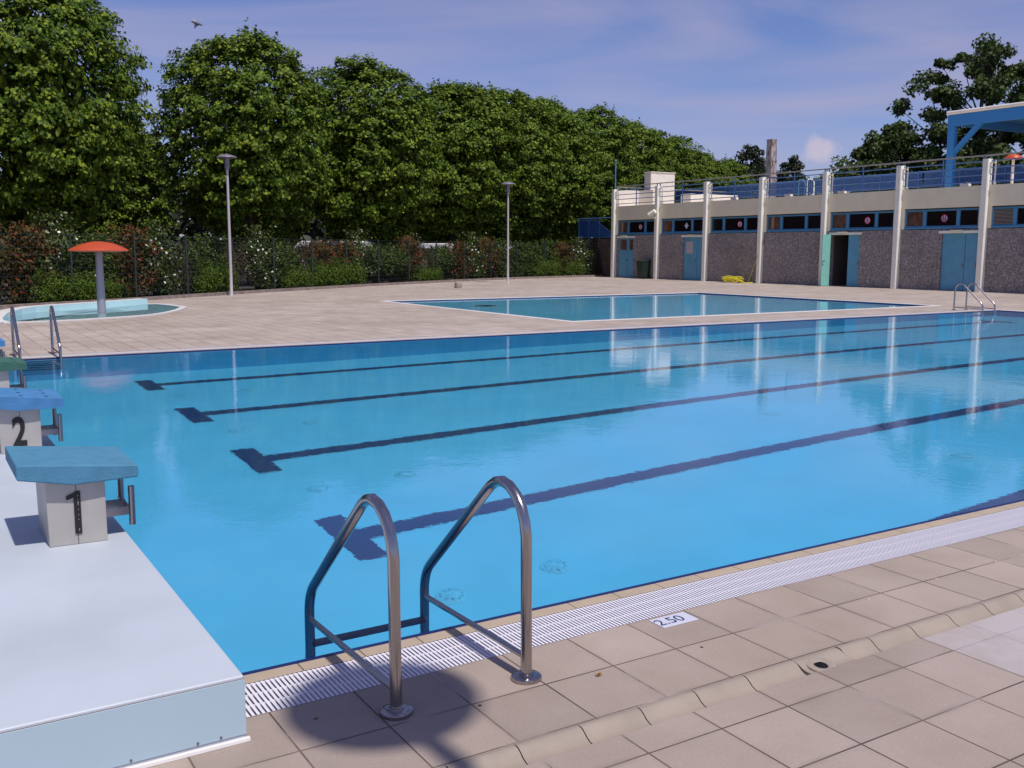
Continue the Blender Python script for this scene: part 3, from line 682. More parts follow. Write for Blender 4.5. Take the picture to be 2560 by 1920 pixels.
# granite skin between door openings
doors = {0: (YK[0]-.32, YK[0]-1.80), 1: (YK[1]-2.12, YK[1]-3.70), 4: (YK[4]-.32, YK[4]-1.97), 5: (YK[5]-2.10, YK[5]-3.72)}
for k in range(8):
    a, b = YK[k], YK[k+1]
    if k in doors:
        d0, d1 = doors[k]
        if a-d0 > .02: bb(XW, XW+.25, d0, a, 0, 2.50, b_)
        bb(XW, XW+.25, b, d1, 0, 2.50, b_)
        bb(XW, XW+.25, d1, d0, 2.40, 2.50, b_)
    else: bb(XW, XW+.25, b, a, 0, 2.50, b_)
b_.build('granite_wall', m_granite, bld)
b_ = MB(); bb(XW-.03, 46.5, YN, YS, 3.375, 4.20, b_); b_.build('roof_slab', m_cream2, bld, bevel=.012)
b_ = MB(); bb(38.2, 46.4, YN+.1, YS-.05, 0, 3.37, b_); bb(XW+.02, 38.2, YS-.25, YS-.05, 0, 3.374, b_); bb(XW+.02, 38.2, YN+.05, YN+.25, 0, 3.374, b_)
b_.build('rear_wall', m_dark, bld)
b_ = MB(); bb(XW+.01, 38.2, YN+.2, YS-.2, 3.33, 3.372, b_); b_.build('ceiling', m_dark, bld)
for k, y in enumerate(YK):
    b_ = MB(); hw = .135; bv_ = .03
    pl_ = [(36.55, y-hw+bv_), (36.55+bv_, y-hw), (XW+.05, y-hw), (XW+.05, y+hw), (36.55+bv_, y+hw), (36.55, y+hw-bv_)]
    b_.prism([(px-BX, py-BY) for px, py in pl_], 0, 5.20); b_.build('column', m_cream, bld)
    # cream piers either side of the windows
    b_ = MB(); bb(XW-.015, XW+.25, y-.27, y+.27, 2.52, 3.374, b_); b_.build('window_pier', m_cream2, bld)
    b_ = MB(); bb(36.70, 36.72, y-.36, y-.30, 4.30, 5.14, b_); bb(36.66, 36.76, y-.37, y-.29, 4.20, 4.30, b_); bb(36.62, 36.72, y-.35, y-.15, 5.02, 5.06, b_); b_.build('rail_bracket', m_whiter, bld)
for (yy, zz, wy, wz) in ((24.0-.15, .12, .30, .16), (23.45, .10, .12, .20), (23.30, .95, .05, .45), (23.32, 1.55, .035, .4), (25.15, 1.75, .03, .35), (25.45, 1.2, .14, .025), (25.5, 1.9, .10, .02), (22.6, 1.15, .16, .03)):
    b_ = MB(); n_ = 9; b_.ext([(XW-.002-BX, yy-BY+wy/2*math.cos(2*PI*k/n_)*random.uniform(.6,1.3), zz+wz/2*math.sin(2*PI*k/n_)*random.uniform(.6,1.3)+wz/2) for k in range(n_)], (-.003, 0, 0))
    b_.build('paint_mark', m_marks, bld)
# windows
def ring2(mb, y0, y1, z0, z1, x, wd, mi=0, seg=28):
    pass
def disc(mb, x, y, z, r0, r1, th_, mi=0, seg=28):
    vs = []; 
    for k in range(seg):
        a = 2*PI*k/seg
        vs += [(x, y+r1*math.cos(a), z+r1*math.sin(a)), (x, y+r0*math.cos(a), z+r0*math.sin(a)), (x-th_, y+r1*math.cos(a), z+r1*math.sin(a)), (x-th_, y+r0*math.cos(a), z+r0*math.sin(a))]
    fs = []
    for k in range(seg):
        a, b = 4*k, 4*((k+1) % seg); fs += [(a,b,b+1,a+1),(a+2,a+3,b+3,b+2),(a,a+2,b+2,b)]
    mb.add(vs, fs, mi)
signs = {0: 'person', 1: 'cross', 2: 'person', 4: 'person', 5: 'two', }
for k in range(8):
    y0 = YK[k]-.27; y1 = YK[k+1]+.27; L_ = y0-y1
    wfr = MB(); x0, x1 = XW+.04, XW+.12
    bb(x0-.05, x1, y1, y0, 2.525, 2.60, wfr); bb(x0, x1, y1, y0, 3.30, 3.374, wfr)
    cuts = [0, .07, .86, 1.02, L_-1.02, L_-.86, L_-.07, L_]
    for a, b in zip(cuts[::2], cuts[1::2]): bb(x0, x1, y0-b, y0-a, 2.60, 3.30, wfr)
    bb(x0+.02, x1-.01, y1+.07, y0-.07, 2.60, 2.655, wfr); bb(x0+.02, x1-.01, y1+.07, y0-.07, 3.255, 3.30, wfr)
    wobj = wfr.build('window', m_bluef, bld, bevel=.006)
    if k == 6:
        b_ = MB(); 
        for i in range(11): bb(x0+.01, x1-.01, y0-.86, y0-.07, 2.68+.052*i, 2.70+.052*i, b_)
        b_.build('louvre', m_conc, wobj)
        b_ = MB(); bb(x0+.075, x0+.085, y0-.86, y0-.07, 2.655, 3.255, b_); b_.build('pane', m_dark, wobj)
    elif k in (0, 1, 4, 5, 2):
        b_ = MB(); bb(x0+.055, x0+.06, y0-.86, y0-.07, 2.655, 3.255, b_); b_.build('pane', m_curtain if k != 2 else m_glass, wobj)
    else:
        b_ = MB(); bb(x0+.055, x0+.06, y0-.86, y0-.07, 2.655, 3.255, b_); b_.build('pane', m_curtain, wobj)
    b_ = MB(); bb(x0+.055, x0+.06, y1+1.02, y0-1.02, 2.655, 3.255, b_); b_.build('pane', m_glass, wobj)
    b_ = MB(); bb(x0+.055, x0+.06, y1+.07, y1+.86, 2.655, 3.255, b_); b_.build('pane', m_glass, wobj)
    if k in (0, 3):
        b_ = MB(); bb(x0+.045, x0+.05, y0-.42, y0-.27, 2.66, 3.25, b_); b_.build('curtain', mat('tan_curtain', (.34, .20, .13), .8), wobj)
    if k in signs:
        sy, sz = {0: 41.86, 1: 37.90, 2: 33.86, 4: 25.98, 5: 22.16}[k]-BY, 2.955; sxx = x0+.05-BX
        b_ = MB(); b_.tube([(sxx, sy, sz), (sxx-.006, sy, sz)], .135, 28); sg = b_.build('pictogram', m_signw if k != 1 else m_glass, wobj, True)
        if k != 1:
            b_ = MB(); disc(b_, sxx-.0065, sy, sz, .122, .158, .003); b_.build('red_ring', m_red, wobj)
            b_ = MB()
            for dy in ((-.05, .05) if k == 5 else (0,)):
                b_.tube([(sxx-.0065, sy+dy, sz+.085), (sxx-.010, sy+dy, sz+.085)], .026, 12)
                X_ = sxx-.0066
                b_.ext([(X_, sy+dy-.03, sz+.05), (X_, sy+dy+.035, sz+.05), (X_, sy+dy+.05, sz-.02), (X_, sy+dy+.03, sz-.03), (X_, sy+dy+.055, sz-.11), (X_, sy+dy+.025, sz-.11), (X_, sy+dy, sz-.05), (X_, sy+dy-.035, sz-.11), (X_, sy+dy-.06, sz-.10), (X_, sy+dy-.02, sz-.02)], (-.003, 0, 0))
            b_.build('figure', mat('sign_ink', (.05, .05, .16), .6), wobj)
        else:
            b_ = MB(); X_ = sxx-.0066
            for an in range(4):
                a = an*PI/2; b_.tube([(X_, sy+.085*math.cos(a), sz+.095*math.sin(a)), (X_-.003, sy+.085*math.cos(a), sz+.095*math.sin(a))], .062, 16)
            b_.tube([(X_-.001, sy, sz), (X_-.004, sy, sz)], .075, 16); b_.build('cross_emblem', mat('emblem_white', (.68, .66, .74), .5), wobj)
# lintels over doors
for k, (d0, d1) in doors.items():
    b_ = MB(); bb(XW-.06, XW+.2, d1-.12 if k != 1 else d1-.08, d0+.12 if k not in (0, 4) else d0+.05, 2.335, 2.44, b_); b_.build('lintel', m_cream, bld, bevel=.006)
    b_ = MB(); ym = (d0+d1)/2+.1; bb(XW-.12, XW-.055, ym-.28, ym+.28, 2.345, 2.47, b_); b_.build('wall_lamp', m_cream2, bld, bevel=.015)
def door(y0, y1, z1=2.33, name='door', m=m_blued, glass=None, plate=None, x=XW+.06):
    """y0 > y1"""
    b_ = MB()
    if glass:
        z0g, z1g = glass; bb(x, x+.05, y1, y0, .01, z0g, b_); bb(x, x+.05, y1, y0, z1g, z1, b_); bb(x, x+.05, y0-.12, y0, z0g, z1g, b_); bb(x, x+.05, y1, y1+.12, z0g, z1g, b_)
    else: bb(x, x+.05, y1, y0, .01, z1, b_)
    d = b_.build(name, m, bld, bevel=.006)
    if glass:
        b_ = MB(); bb(x+.02, x+.03, y1+.12, y0-.12, glass[0], glass[1], b_); b_.build('pane', m_curtain, d)
    b_ = MB(); bb(x-.03, x, y1+.05, y1+.09, 1.0, 1.12, b_); b_.build('handle', m_steel_d, d)
    if plate:
        b_ = MB(); bb(x-.008, x-.001, plate[1], plate[0], 1.45, 2.10, b_); b_.build('notice', mat('pinkish_white_notice', (.50, .44, .46), .5), d, bevel=.02)
    return d
d0, d1 = doors[0]; ym = 43.0-.05; door(d0-.005, ym+.008, glass=(1.64, 2.25)); door(ym-.008, d1+.01, glass=(1.64, 2.25))
d0, d1 = doors[1]; door(d0-.01, 36.99, plate=(d0-.2, d0-.74)); door(36.97, d1+.01)
d0, d1 = doors[5]; door(d0-.01, 21.14); door(21.12, d1+.01)
# bay 4: open doorway with one leaf shut and one folded out
d0, d1 = doors[4]; door(26.95, d1+.01)
b_ = MB(); b_.add([(36.50-BX,27.70-BY,.02),(36.09-BX,27.80-BY,.02),(36.10-BX,27.84-BY,.02),(36.51-BX,27.74-BY,.02),(36.50-BX,27.70-BY,2.35),(36.09-BX,27.80-BY,2.35),(36.10-BX,27.84-BY,2.35),(36.51-BX,27.74-BY,2.35)],
                  [(0,3,2,1),(4,5,6,7),(0,1,5,4),(1,2,6,5),(2,3,7,6),(3,0,4,7)])
dd = b_.build('open_door', m_mint, bld)
b_ = MB(); b_.add([(36.50-BX,27.70-BY,.02),(36.76-BX,27.88-BY,.02),(36.79-BX,27.91-BY,.02),(36.51-BX,27.74-BY,.02),(36.50-BX,27.70-BY,2.35),(36.76-BX,27.88-BY,2.35),(36.79-BX,27.91-BY,2.35),(36.51-BX,27.74-BY,2.35)],
                  [(0,1,2,3),(4,7,6,5),(0,4,5,1),(1,5,6,2),(2,6,7,3),(3,7,4,0)]); b_.build('folded_leaf', m_mint, dd)
b_ = MB(); b_.tube([(36.14-BX, 27.78-BY, 1.15), (36.12-BX, 27.70-BY, 1.15)], .02, 8); b_.tube([(36.12-BX, 27.70-BY, 1.15), (36.22-BX, 27.68-BY, 1.15)], .012, 8); b_.build('handle', m_black, dd)
b_ = MB(); bb(36.9, 38.19, 26.0, 28.1, .004, .012, b_); b_.build('entry_floor', m_conc, bld)
b_ = MB(); bb(XW+.1, 38.19, 28.0, 28.1, 0, 3.3, b_); bb(XW+.3, 38.19, 26.9, 26.98, 0, 3.3, b_); b_.build('entry_side_wall', mat('brown_tile', (.10, .075, .07), .7), bld)
# terrace railing along the front edge
b_ = MB()
for k in range(8):
    ya, yb = YK[k]-.10, YK[k+1]+.16; ym = (ya+yb)/2-.02
    for yy in (ya, ym, yb): bb(36.735, 36.775, yy-.02, yy+.02, 4.20, 5.32 if yy != ym else 5.32, b_)
    for zz in (4.335, 4.60, 4.865, 5.125): b_.tube([(36.755-BX, ya-BY, zz), (36.755-BX, yb-BY, zz)], .021, 8)
b_.build('terrace_railing', m_rail, bld)
b_ = MB(); b_.tube([(36.755-BX, YS-BY-.02, 5.345), (36.755-BX, YN-BY, 5.345)], .028, 10); b_.tube([(36.755-BX, YS-BY-.02, 5.345), (46.2-BX, YS-BY-.02, 5.345)], .028, 10)
b_.build('handrail', m_hand, bld)
b_ = MB(); b_.tube([(36.755-BX, YS-BY-.12, 4.2), (36.755-BX, YS-BY-.12, 6.97)], .03, 10); b_.build('mast', m_bluef, bld)
for (yy) in (30.65, 27.45, 21.30, 34.3): 
    b_ = MB(); bb(36.74, 36.94, yy-.18, yy+.18, 4.203, 4.30, b_); bb(36.74, 36.80, yy-.18, yy-.10, 4.30, 4.36, b_); bb(36.74, 36.80, yy+.08, yy+.18, 4.30, 4.34, b_); b_.build('cable_bracket', m_whiter, bld)
# things on the roof terrace
b_ = MB(); bb(39.0, 40.87, 43.62, 44.24, 4.203, 6.27, b_); bb(38.95, 40.92, 43.57, 44.27, 6.27, 6.31, b_); b_.build('roof_box', m_whiter, bld, bevel=.01)
b_ = MB(); bb(38.5, 38.7, 42.8, 44.22, 4.203, 5.18, b_); bb(38.7, 38.99, 43.4, 43.6, 4.203, 5.18, b_); b_.build('terrace_wall', m_whiter, bld)
b_ = MB(); bb(36.95, 38.5, 44.1, 44.28, 4.203, 5.18, b_); b_.build('terrace_wall', m_whiter, bld)
b_ = MB(); bb(39.0, 42.7, 40.04, 40.9, 4.203, 4.84, b_); b_.build('terrace_bench', m_whiter, bld, bevel=.02)
# windbreak net fence at the back of the terrace
wb = empty('windbreak_fence', (46.0, 30, 4.2)); tag(wb, 'blue net windbreak with rails along the back of the roof terrace', 'fence')
b_ = MB()
for a, b in ((11.0, 19.9), (20.0, 29.9), (30.0, 41.9), (42.0, 49.4)): b_.box(0-.004, .004, a-30, b-30, .72, 1.52)
b_.build('net', m_net, wb)
b_ = MB()
for zz in (.74, 1.13, 1.52): b_.tube([(-.03, 11-30, zz), (-.03, 49.4-30, zz)], .022, 8)
y = 11.0
while y < 49.5: b_.box(-.05, -.01, y-30-.02, y-30+.02, 0 if y < 44.2 else -4.2, 1.56); y += 2.4
b_.build('posts_and_rails', m_rail, wb)

# chimney stack
st = empty('concrete_chimney', (48.3, 42.9, 0)); tag(st, 'weathered square concrete chimney with rusty top rising behind the terrace', 'chimney')
b_ = MB(); b_.add([(-.36,-.36,0),(.36,-.36,0),(.36,.36,0),(-.36,.36,0),(-.225,-.225,8.62),(.225,-.225,8.62),(.225,.225,8.62),(-.225,.225,8.62)], [(0,3,2,1),(4,5,6,7),(0,1,5,4),(1,2,6,5),(2,3,7,6),(3,0,4,7)])
b_.build('shaft', m_stack, st, bevel=.02)
b_ = MB(); b_.box(-.235, .235, -.235, .235, 8.622, 8.67); b_.box(-.285, .285, -.285, .285, 6.3, 6.38); b_.box(-.262, .262, -.262, .262, 7.3, 7.34); b_.build('bands', m_stack, st)

# blue canopy
cn = empty('blue_canopy', (44, 27.0, 4.2)); tag(cn, 'bright blue steel canopy with pale gutter over the right end of the roof terrace', 'canopy')
for yy in (0, -6.6):
    b_ = MB(); b_.box(-.13, .13, yy-.19, yy+.19, 0, 3.38); p_ = b_.build('post', m_canopy, cn, bevel=.012)
    for s_ in ((-1,) if yy == 0 else (-1, 1)):
        b_ = MB(); ya, yb = yy+s_*.19, yy+s_*1.25; b_.ext([(-.09, ya, 2.05), (-.09, ya, 2.35), (-.09, yb-.12*s_*-0, 3.385), (-.09, yb+s_*.32, 3.385)], (.18, 0, 0)); b_.build('brace', m_canopy, p_)
b_ = MB(); b_.box(-.13, .13, -12, .22, 3.385, 3.93); b_.build('front_beam', m_canopy, cn, bevel=.01)
b_ = MB(); b_.tube([(-.12, -12, 4.03), (-.12, .24, 4.03)], .09, 12); b_.build('gutter', m_whiter, cn, True)
b_ = MB()
for yy in (0, -6.6): b_.box(.13, 10.0, yy-.12, yy+.12, 3.45, 3.85)
b_.build('cross_beams', m_canopy, cn)
b_ = MB(); b_.add([(-.05,-12,3.94),(10,-12,3.94),(10,.2,3.94),(-.05,.2,3.94),(-.05,-12,3.97),(10,-12,3.97),(10,.2,3.97),(-.05,.2,3.97)], [(0,3,2,1),(4,5,6,7),(0,1,5,4),(1,2,6,5),(2,3,7,6),(3,0,4,7)]); b_.build('roof_sheet', m_canopyl, cn)

# orange capped post on terrace
e_ = empty('terrace_shower', (42, 22.55, 4.2)); tag(e_, 'orange hooded pale post standing on the roof terrace at the far right', 'post')
b_ = MB(); b_.lathe([(.06,0),(.06,1.42),(.05,1.43)], (0,0,0), 14); b_.build('post', m_whiter, e_, True)
b_ = MB(); b_.lathe([(.05,1.42),(.34,1.42),(.36,1.45),(.33,1.53),(.22,1.60),(.08,1.63),(.001,1.632)], (0,0,0), 24); b_.build('hood', m_orange, e_, True)
# stile rails on terrace
e_ = empty('terrace_ladder_rail', (41.0, 33.4, 4.2)); tag(e_, 'pale hooped grab rails standing on the roof terrace, mid building', 'grab rail')
for yy, mm_ in ((-.15, m_cream), (.45, m_bluef)):
    b_ = MB(); b_.tube([(0,yy,0),(0,yy,1.05),(.0,yy-.05,1.15),(.0,yy-.3,1.13),(.0,yy-.45,.95),(.0,yy-.46,0)], .022, 8); b_.build('hoop', mm_, e_, True)

# stair landing and dark wing at the left end of the building
sl = empty('stair_landing', (38, 47.5, 0)); tag(sl, 'blue sheeted stair landing beyond the left end of the building', 'staircase')
b_ = MB(); b_.add([(0,-3.0,0),(6,-3.0,0),(6,2.1,0),(0,2.1,0),(0,-3.0,2.36),(6,-3.0,2.36),(6,2.1,2.36),(0,2.1,2.36)], [(0,3,2,1),(4,5,6,7),(0,1,5,4),(1,2,6,5),(2,3,7,6),(3,0,4,7)]); b_.build('base_wall', m_darkb, sl)
b_ = MB(); b_.ext([(-.03, 1.98, 2.45), (-.03, -3.0, 2.45), (-.03, -3.0, 2.45), (-.03, -1.0, 2.85), (-.03, .20, 3.46), (-.03, 1.98, 3.46)], (.02, 0, 0)); b_.build('blue_sheet', mat('blue_sheet', (.035, .12, .33), .5, noise=(3, .1)), sl)
b_ = MB()
for yy in (2.02, .9, -.2): b_.tube([(-.06,yy,2.1),(-.06,yy,3.55)], .035, 8)
for zz in (2.42, 3.50): b_.tube([(-.06,2.02,zz),(-.06,-3.0 if zz < 3 else .2,zz)], .03, 8)
b_.tube([(-.06,.2,3.50),(-.06,-1.05,2.86)], .03, 8); b_.tube([(-.06,2.1,3.62),(-.06,-3.0,3.62)], .025, 8)
b_.build('rails', m_rail, sl)
b_ = MB(); b_.ext([(-.3, -1.0, 0), (-.3, -2.9, 0), (-.3, -2.9, 2.3), (-.3, -.35, 2.3)], (.29, 0, 0)); b_.build('sloping_buttress', mat('buttress', (.16, .10, .075), .9, noise=(4, .3)), sl)

# floodlight on second column
e_ = empty('floodlight', (36.50, 40.19, 3.6)); tag(e_, 'beige cylindrical floodlight fixed to the second cream column from the left', 'floodlight')
b_ = MB(); b_.tube([(-.10,-.14,.20),(-.25,.20,-.02)], .125, 16); b_.build('housing', m_cream, e_, True)
b_ = MB(); b_.tube([(-.252,.206,-.024),(-.256,.214,-.029)], .105, 16); b_.build('lens', m_black, e_)
b_ = MB(); b_.tube([(0.04,0,-.18),(-.12,.02,-.14),(-.14,.03,.05)], .03, 8); b_.build('arm', m_cream, e_)
# wheelie bin
bn = empty('wheelie_bin', (36.42, 41.0, 0)); tag(bn, 'dark green wheelie bin against the granite wall beside the first door', 'bin')
b_ = MB(); b_.add([(-.22,-.24,.08),(.22,-.24,.08),(.22,.24,.08),(-.22,.24,.08),(-.29,-.31,.98),(.29,-.31,.98),(.29,.31,.98),(-.29,.31,.98)], [(0,3,2,1),(4,5,6,7),(0,1,5,4),(1,2,6,5),(2,3,7,6),(3,0,4,7)]); b_.build('body', m_binm, bn, bevel=.02)
b_ = MB(); b_.add([(-.34,-.34,.98),(.31,-.34,1.0),(.31,.34,1.0),(-.34,.34,.98),(-.32,-.32,1.02),(.29,-.32,1.07),(.29,.32,1.07),(-.32,.32,1.02)], [(0,3,2,1),(4,5,6,7),(0,1,5,4),(1,2,6,5),(2,3,7,6),(3,0,4,7)]); b_.build('lid', m_binm, bn, bevel=.02)
for yy in (-.26, .26): b_ = MB(); b_.tube([(.2,yy-.03,.1),(.2,yy+.03,.1)], .1, 16); b_.build('wheel', m_tyre, bn)
# yellow hose
b_ = MB()
for j in range(7):
    pts = []; ph = random.random()*6; ox, oy = random.uniform(-.08,.08), random.uniform(-.16,.16); ra, rb = random.uniform(.16,.34), random.uniform(.36,.68)
    for i in range(28):
        a = 2*PI*i/28; pts.append((36.0+ox+ra*math.cos(a), 33.35+oy+rb*math.sin(a), .020+.028*j+.07*(1+math.sin(2*a+ph))))
    b_.tube(pts, .018, 7, closed=True)
b_.tube([(35.9,32.75,.03),(35.95,32.5,.02),(36.2,32.42,.02),(36.5,32.5,.03)], .019, 7)
o = b_.build('garden_hose', m_yellow, smooth=True); tag(o, 'coiled yellow hose heaped on the deck before the granite wall', 'hose')
b_ = MB(); b_.tube([(36.30,32.62,.02),(36.72,32.02,2.2)], .018, 8); o = b_.build('leaning_pole', mat('yellowish_pole', (.30,.24,.10), .6), smooth=True); tag(o, 'thin yellowish pole leaning against the granite wall by the hose', 'pole')

# bird
bd = empty('bird', (8.26, 27.95, 8.40)); tag(bd, 'small grey and white bird flying with raised wings in the blue sky', 'bird')
b_ = MB()
ax = Vector((.80,-.50,-.32)).normalized(); sd_ = Vector((.45,.86,.1)).normalized()
b_.tube([ax*-.17, ax*-.12, ax*-.05, ax*.04, ax*.10, ax*.135, ax*.165, ax*.185], [.02,.028,.045,.045,.03,.028,.018,.004], 10)
def wing(root, mid, tip, ch1, ch2, mi):
    r_, m2_, t_ = Vector(root), Vector(mid), Vector(tip); c1 = ax*ch1; c2 = ax*ch2; th_ = Vector((0,0,.006))
    b_.add([r_+c1*.5, r_-c1*.5, m2_-c2*.6, m2_+c2*.4, t_, r_+c1*.5+th_, r_-c1*.5+th_, m2_-c2*.6+th_, m2_+c2*.4+th_, t_+th_], [(0,1,2,3),(3,2,4),(8,7,6,5),(9,7,8),(0,5,6,1),(1,6,7,2),(2,7,9,4),(4,9,8,3),(3,8,5,0)], mi)
wing(ax*.02, (-.06,.04,.10), (-.13,.08,.165), .10, .08, 1); wing(ax*.02, (-.04,0,-.09), (-.08,.02,-.17), .10, .09, 0)
b_.add([ax*-.15+sd_*.01, ax*-.15-sd_*.01, ax*-.24-sd_*.04, ax*-.24+sd_*.04, ax*-.15+Vector((0,0,.01))], [(0,1,2,3),(4,0,3),(4,3,2),(4,2,1)])
b_.build('body', [m_bird, m_birdw], bd, True)

# ------------------------------------------------------------------ foliage
def fast_mesh(name, verts, counts, idx, mats, mi=None):
    me = bpy.data.meshes.new(name); nf = len(counts)
    me.vertices.add(len(verts)); me.vertices.foreach_set('co', verts.astype(np.float32).ravel())
    me.loops.add(len(idx)); me.loops.foreach_set('vertex_index', idx.astype(np.int32))
    me.polygons.add(nf); st_ = np.concatenate([[0], np.cumsum(counts)[:-1]]).astype(np.int32); me.polygons.foreach_set('loop_start', st_)
    if mi is not None: me.polygons.foreach_set('material_index', mi.astype(np.int32))
    for m_ in mats: me.materials.append(m_)
    me.update(calc_edges=True); me.validate(); return me
PLANE = np.array([(0,-.5),(.16,-.30),(.50,-.34),(.36,-.08),(.52,.14),(.20,.12),(0,.55),(-.20,.12),(-.52,.14),(-.36,-.08),(-.50,-.34),(-.16,-.30)])
OVAL = np.array([(0,-.5),(.22,-.1),(.17,.25),(0,.5),(-.17,.25),(-.22,-.1)])
SPRAY = np.array([(0,-.5),(.14,-.2),(.10,.2),(0,.5),(-.10,.2),(-.14,-.2)])
def leaves(P, N, size, shape, jitter=.5, cup=.12, g=rng):
    """one polygon per point P with normal about N"""
    n = len(P); N = N+g.normal(size=(n,3))*jitter; N /= np.linalg.norm(N,axis=1)[:,None]+1e-9
    t_ = g.normal(size=(n,3)); A = np.cross(N,t_); A /= np.linalg.norm(A,axis=1)[:,None]+1e-9; B = np.cross(N,A)
    s_ = size*g.uniform(.7,1.25,size=n)
    k = len(shape); sh = shape; rad = (sh**2).sum(1)
    V = P[:,None,:]+s_[:,None,None]*(A[:,None,:]*sh[None,:,0,None]+B[:,None,:]*sh[None,:,1,None]-N[:,None,:]*rad[None,:,None]*cup*2)
    return V.reshape(-1,3), np.full(n,k), np.arange(n*k)
def merge(parts):
    vs, cs, ix, mi, b = [], [], [], [], 0
    for (v_, c_, i_), m_ in parts: vs.append(v_); cs.append(c_); ix.append(i_+b); mi.append(np.full(len(c_), m_)); b += len(v_)
    return np.concatenate(vs), np.concatenate(cs), np.concatenate(ix), np.concatenate(mi)

def plane_crown(seed, rx, rz, zc, nclus=860, per=58, leaf=.155, shape=PLANE):
    g = np.random.default_rng(seed)
    # lumpy dome: lumps
    L = g.normal(size=(9,3)); L /= np.linalg.norm(L,axis=1)[:,None]
    d = g.normal(size=(nclus,3)); d /= np.linalg.norm(d,axis=1)[:,None]
    d[:,2] = np.where(d[:,2] < -.93, -d[:,2], d[:,2])
    lump = np.max(np.clip(d@L.T, 0, 1)**8, axis=1)
    rad = (.86+.14*lump)*g.uniform(.80,1.02,size=nclus)
    pz = np.sign(d[:,2])*np.abs(d[:,2])**.85
    hz = np.sqrt(d[:,0]**2+d[:,1]**2); sq = np.where(hz > 1e-6, (hz**np.where(d[:,2] > 0, 1.0, 1.12))/np.maximum(hz,1e-6), 1)
    C_ = np.stack([d[:,0]*sq*rx, d[:,1]*sq*rx, pz*rz], 1)*rad[:,None]+np.array([0,0,zc])
    out = d.copy(); parts = []
    cr_ = g.uniform(.28,.62,size=nclus)
    n = nclus*per; ci = np.repeat(np.arange(nclus), per)
    q = g.normal(size=(n,3)); q /= np.linalg.norm(q,axis=1)[:,None]; q[:,2] = np.abs(q[:,2])*1.1-.35
    q[:,:2] *= 1.15
    P = C_[ci]+q*cr_[ci,None]*(g.uniform(.35,1,size=n)[:,None])+out[ci]*.15
    N = q*.4+np.array([0,0,.62])+out[ci]*.75
    parts.append((leaves(P,N,leaf,shape,.55,.14,g),0))
    # loose shoots breaking the outline
    ns, k = 90, 10; si = g.choice(nclus, ns); base = C_[si]+out[si]*.15; dr_ = out[si]*.7+np.array([0,0,.55])+g.normal(size=(ns,3))*.25
    tt_ = np.tile(np.linspace(.1,1,k), ns)[:,None]*np.repeat(g.uniform(.3,.62,ns), k)[:,None]
    P = np.repeat(base,k,0)+np.repeat(dr_,k,0)*tt_+g.normal(size=(ns*k,3))*.07
    parts.append((leaves(P,np.repeat(out[si],k,0)*.5+np.array([0,0,.5]),leaf,shape,.6,.14,g),0))
    m = nclus*9; q = g.normal(size=(m,3)); q /= np.linalg.norm(q,axis=1)[:,None]
    P = q*np.array([rx,rx,rz])*(g.uniform(.25,.85,size=m)[:,None])+np.array([0,0,zc])
    parts.append((leaves(P,q+np.array([0,0,.3]),leaf*2.2,OVAL,.6,.1,g),0))
    return merge(parts)
def trunk_mesh(h, r, tips, seed=1):
    b_ = MB(); b_.tube([(0,0,-.1),(0.02,.01,.4),(.04,0,h*.5),(0,.03,h)], [r*1.35,r,r*.85,r*.7], 12)
    rd = random.Random(seed)
    for tx,ty,tz in tips:
        m1 = (tx*.35+rd.uniform(-.2,.2), ty*.35+rd.uniform(-.2,.2), h+(tz-h)*.45)
        b_.tube([(0,.03,h*.93), m1, (tx,ty,tz)], [r*.5,r*.33,r*.08], 7)
    return b_
pm = []
for i in range(3):
    v_, c_, ix, mi = plane_crown(11+i, 4.25, 5.0, 6.65); pm.append(fast_mesh('plane_crown', v_, c_, ix, [m_plane], mi))
tips = [(3*math.cos(a)*random.uniform(.6,1), 3*math.sin(a)*random.uniform(.6,1), random.uniform(5,9.8)) for a in [i*2*PI/11 for i in range(11)]]
tmk = trunk_mesh(2.9, .30, tips); tk0 = tmk.build('trunk', m_bark, smooth=True); tkm = tk0.data; bpy.data.objects.remove(tk0)
def tree(name, loc, rz, sc, crown_me, trunk_me, label, cat, group):
    e_ = empty(name, loc, rz, label, cat, group); e_.scale = sc
    for nm, me in (('trunk', trunk_me), ('crown', crown_me)):
        o = bpy.data.objects.new(nm, me); COL.objects.link(o); o.parent = e_
    return e_
# front row along the fence (x, y, height)
row = [(-4.6, 31.0, 11.9, 'plane tree whose leafy edge fills the far left border of the picture'),
 (4.7, 36.4, 12.0, 'tallest plane tree at the left, its crown running off the top of the picture'),
 (14.0, 41.8, 11.35, 'round plane tree behind the left lamp post, right of the sky gap'),
 (21.6, 46.2, 11.55, 'plane tree third from the left, its flat lumpy top in mid row'),
 (28.6, 49.6, 11.7, 'plane tree fourth from the left, above the farther lamp post'),
 (33.2, 51.8, 12.0, 'plane tree fifth from the left, between lamp post and building'),
 (39.4, 56.0, 12.4, 'plane tree sixth from the left, straight behind the blue stair landing'),
 (46.0, 60.2, 12.7, 'plane tree seventh from the left, behind the blue mast'),
 (53.5, 64.4, 12.6, 'plane tree eighth from the left, behind the white roof box'),
 (61.5, 69.0, 12.3, 'plane tree ninth from the left, third from the right end of the row'),
 (69.5, 73.8, 12.0, 'plane tree tenth from the left, second from the right end of the row'),
 (77.5, 78.2, 11.7, 'last and smallest looking plane tree at the right end of the row')]
for i, (x, y, h, lab) in enumerate(row):
    s_ = h/11.65; wd_ = {1: .86, 2: .96}.get(i, 1.0)
    tree('plane_tree', (x, y, 0), i*1.37, (s_*wd_, s_*wd_, s_), pm[i % 3], tkm, lab, 'tree', 'plane trees in the row behind the hedge')
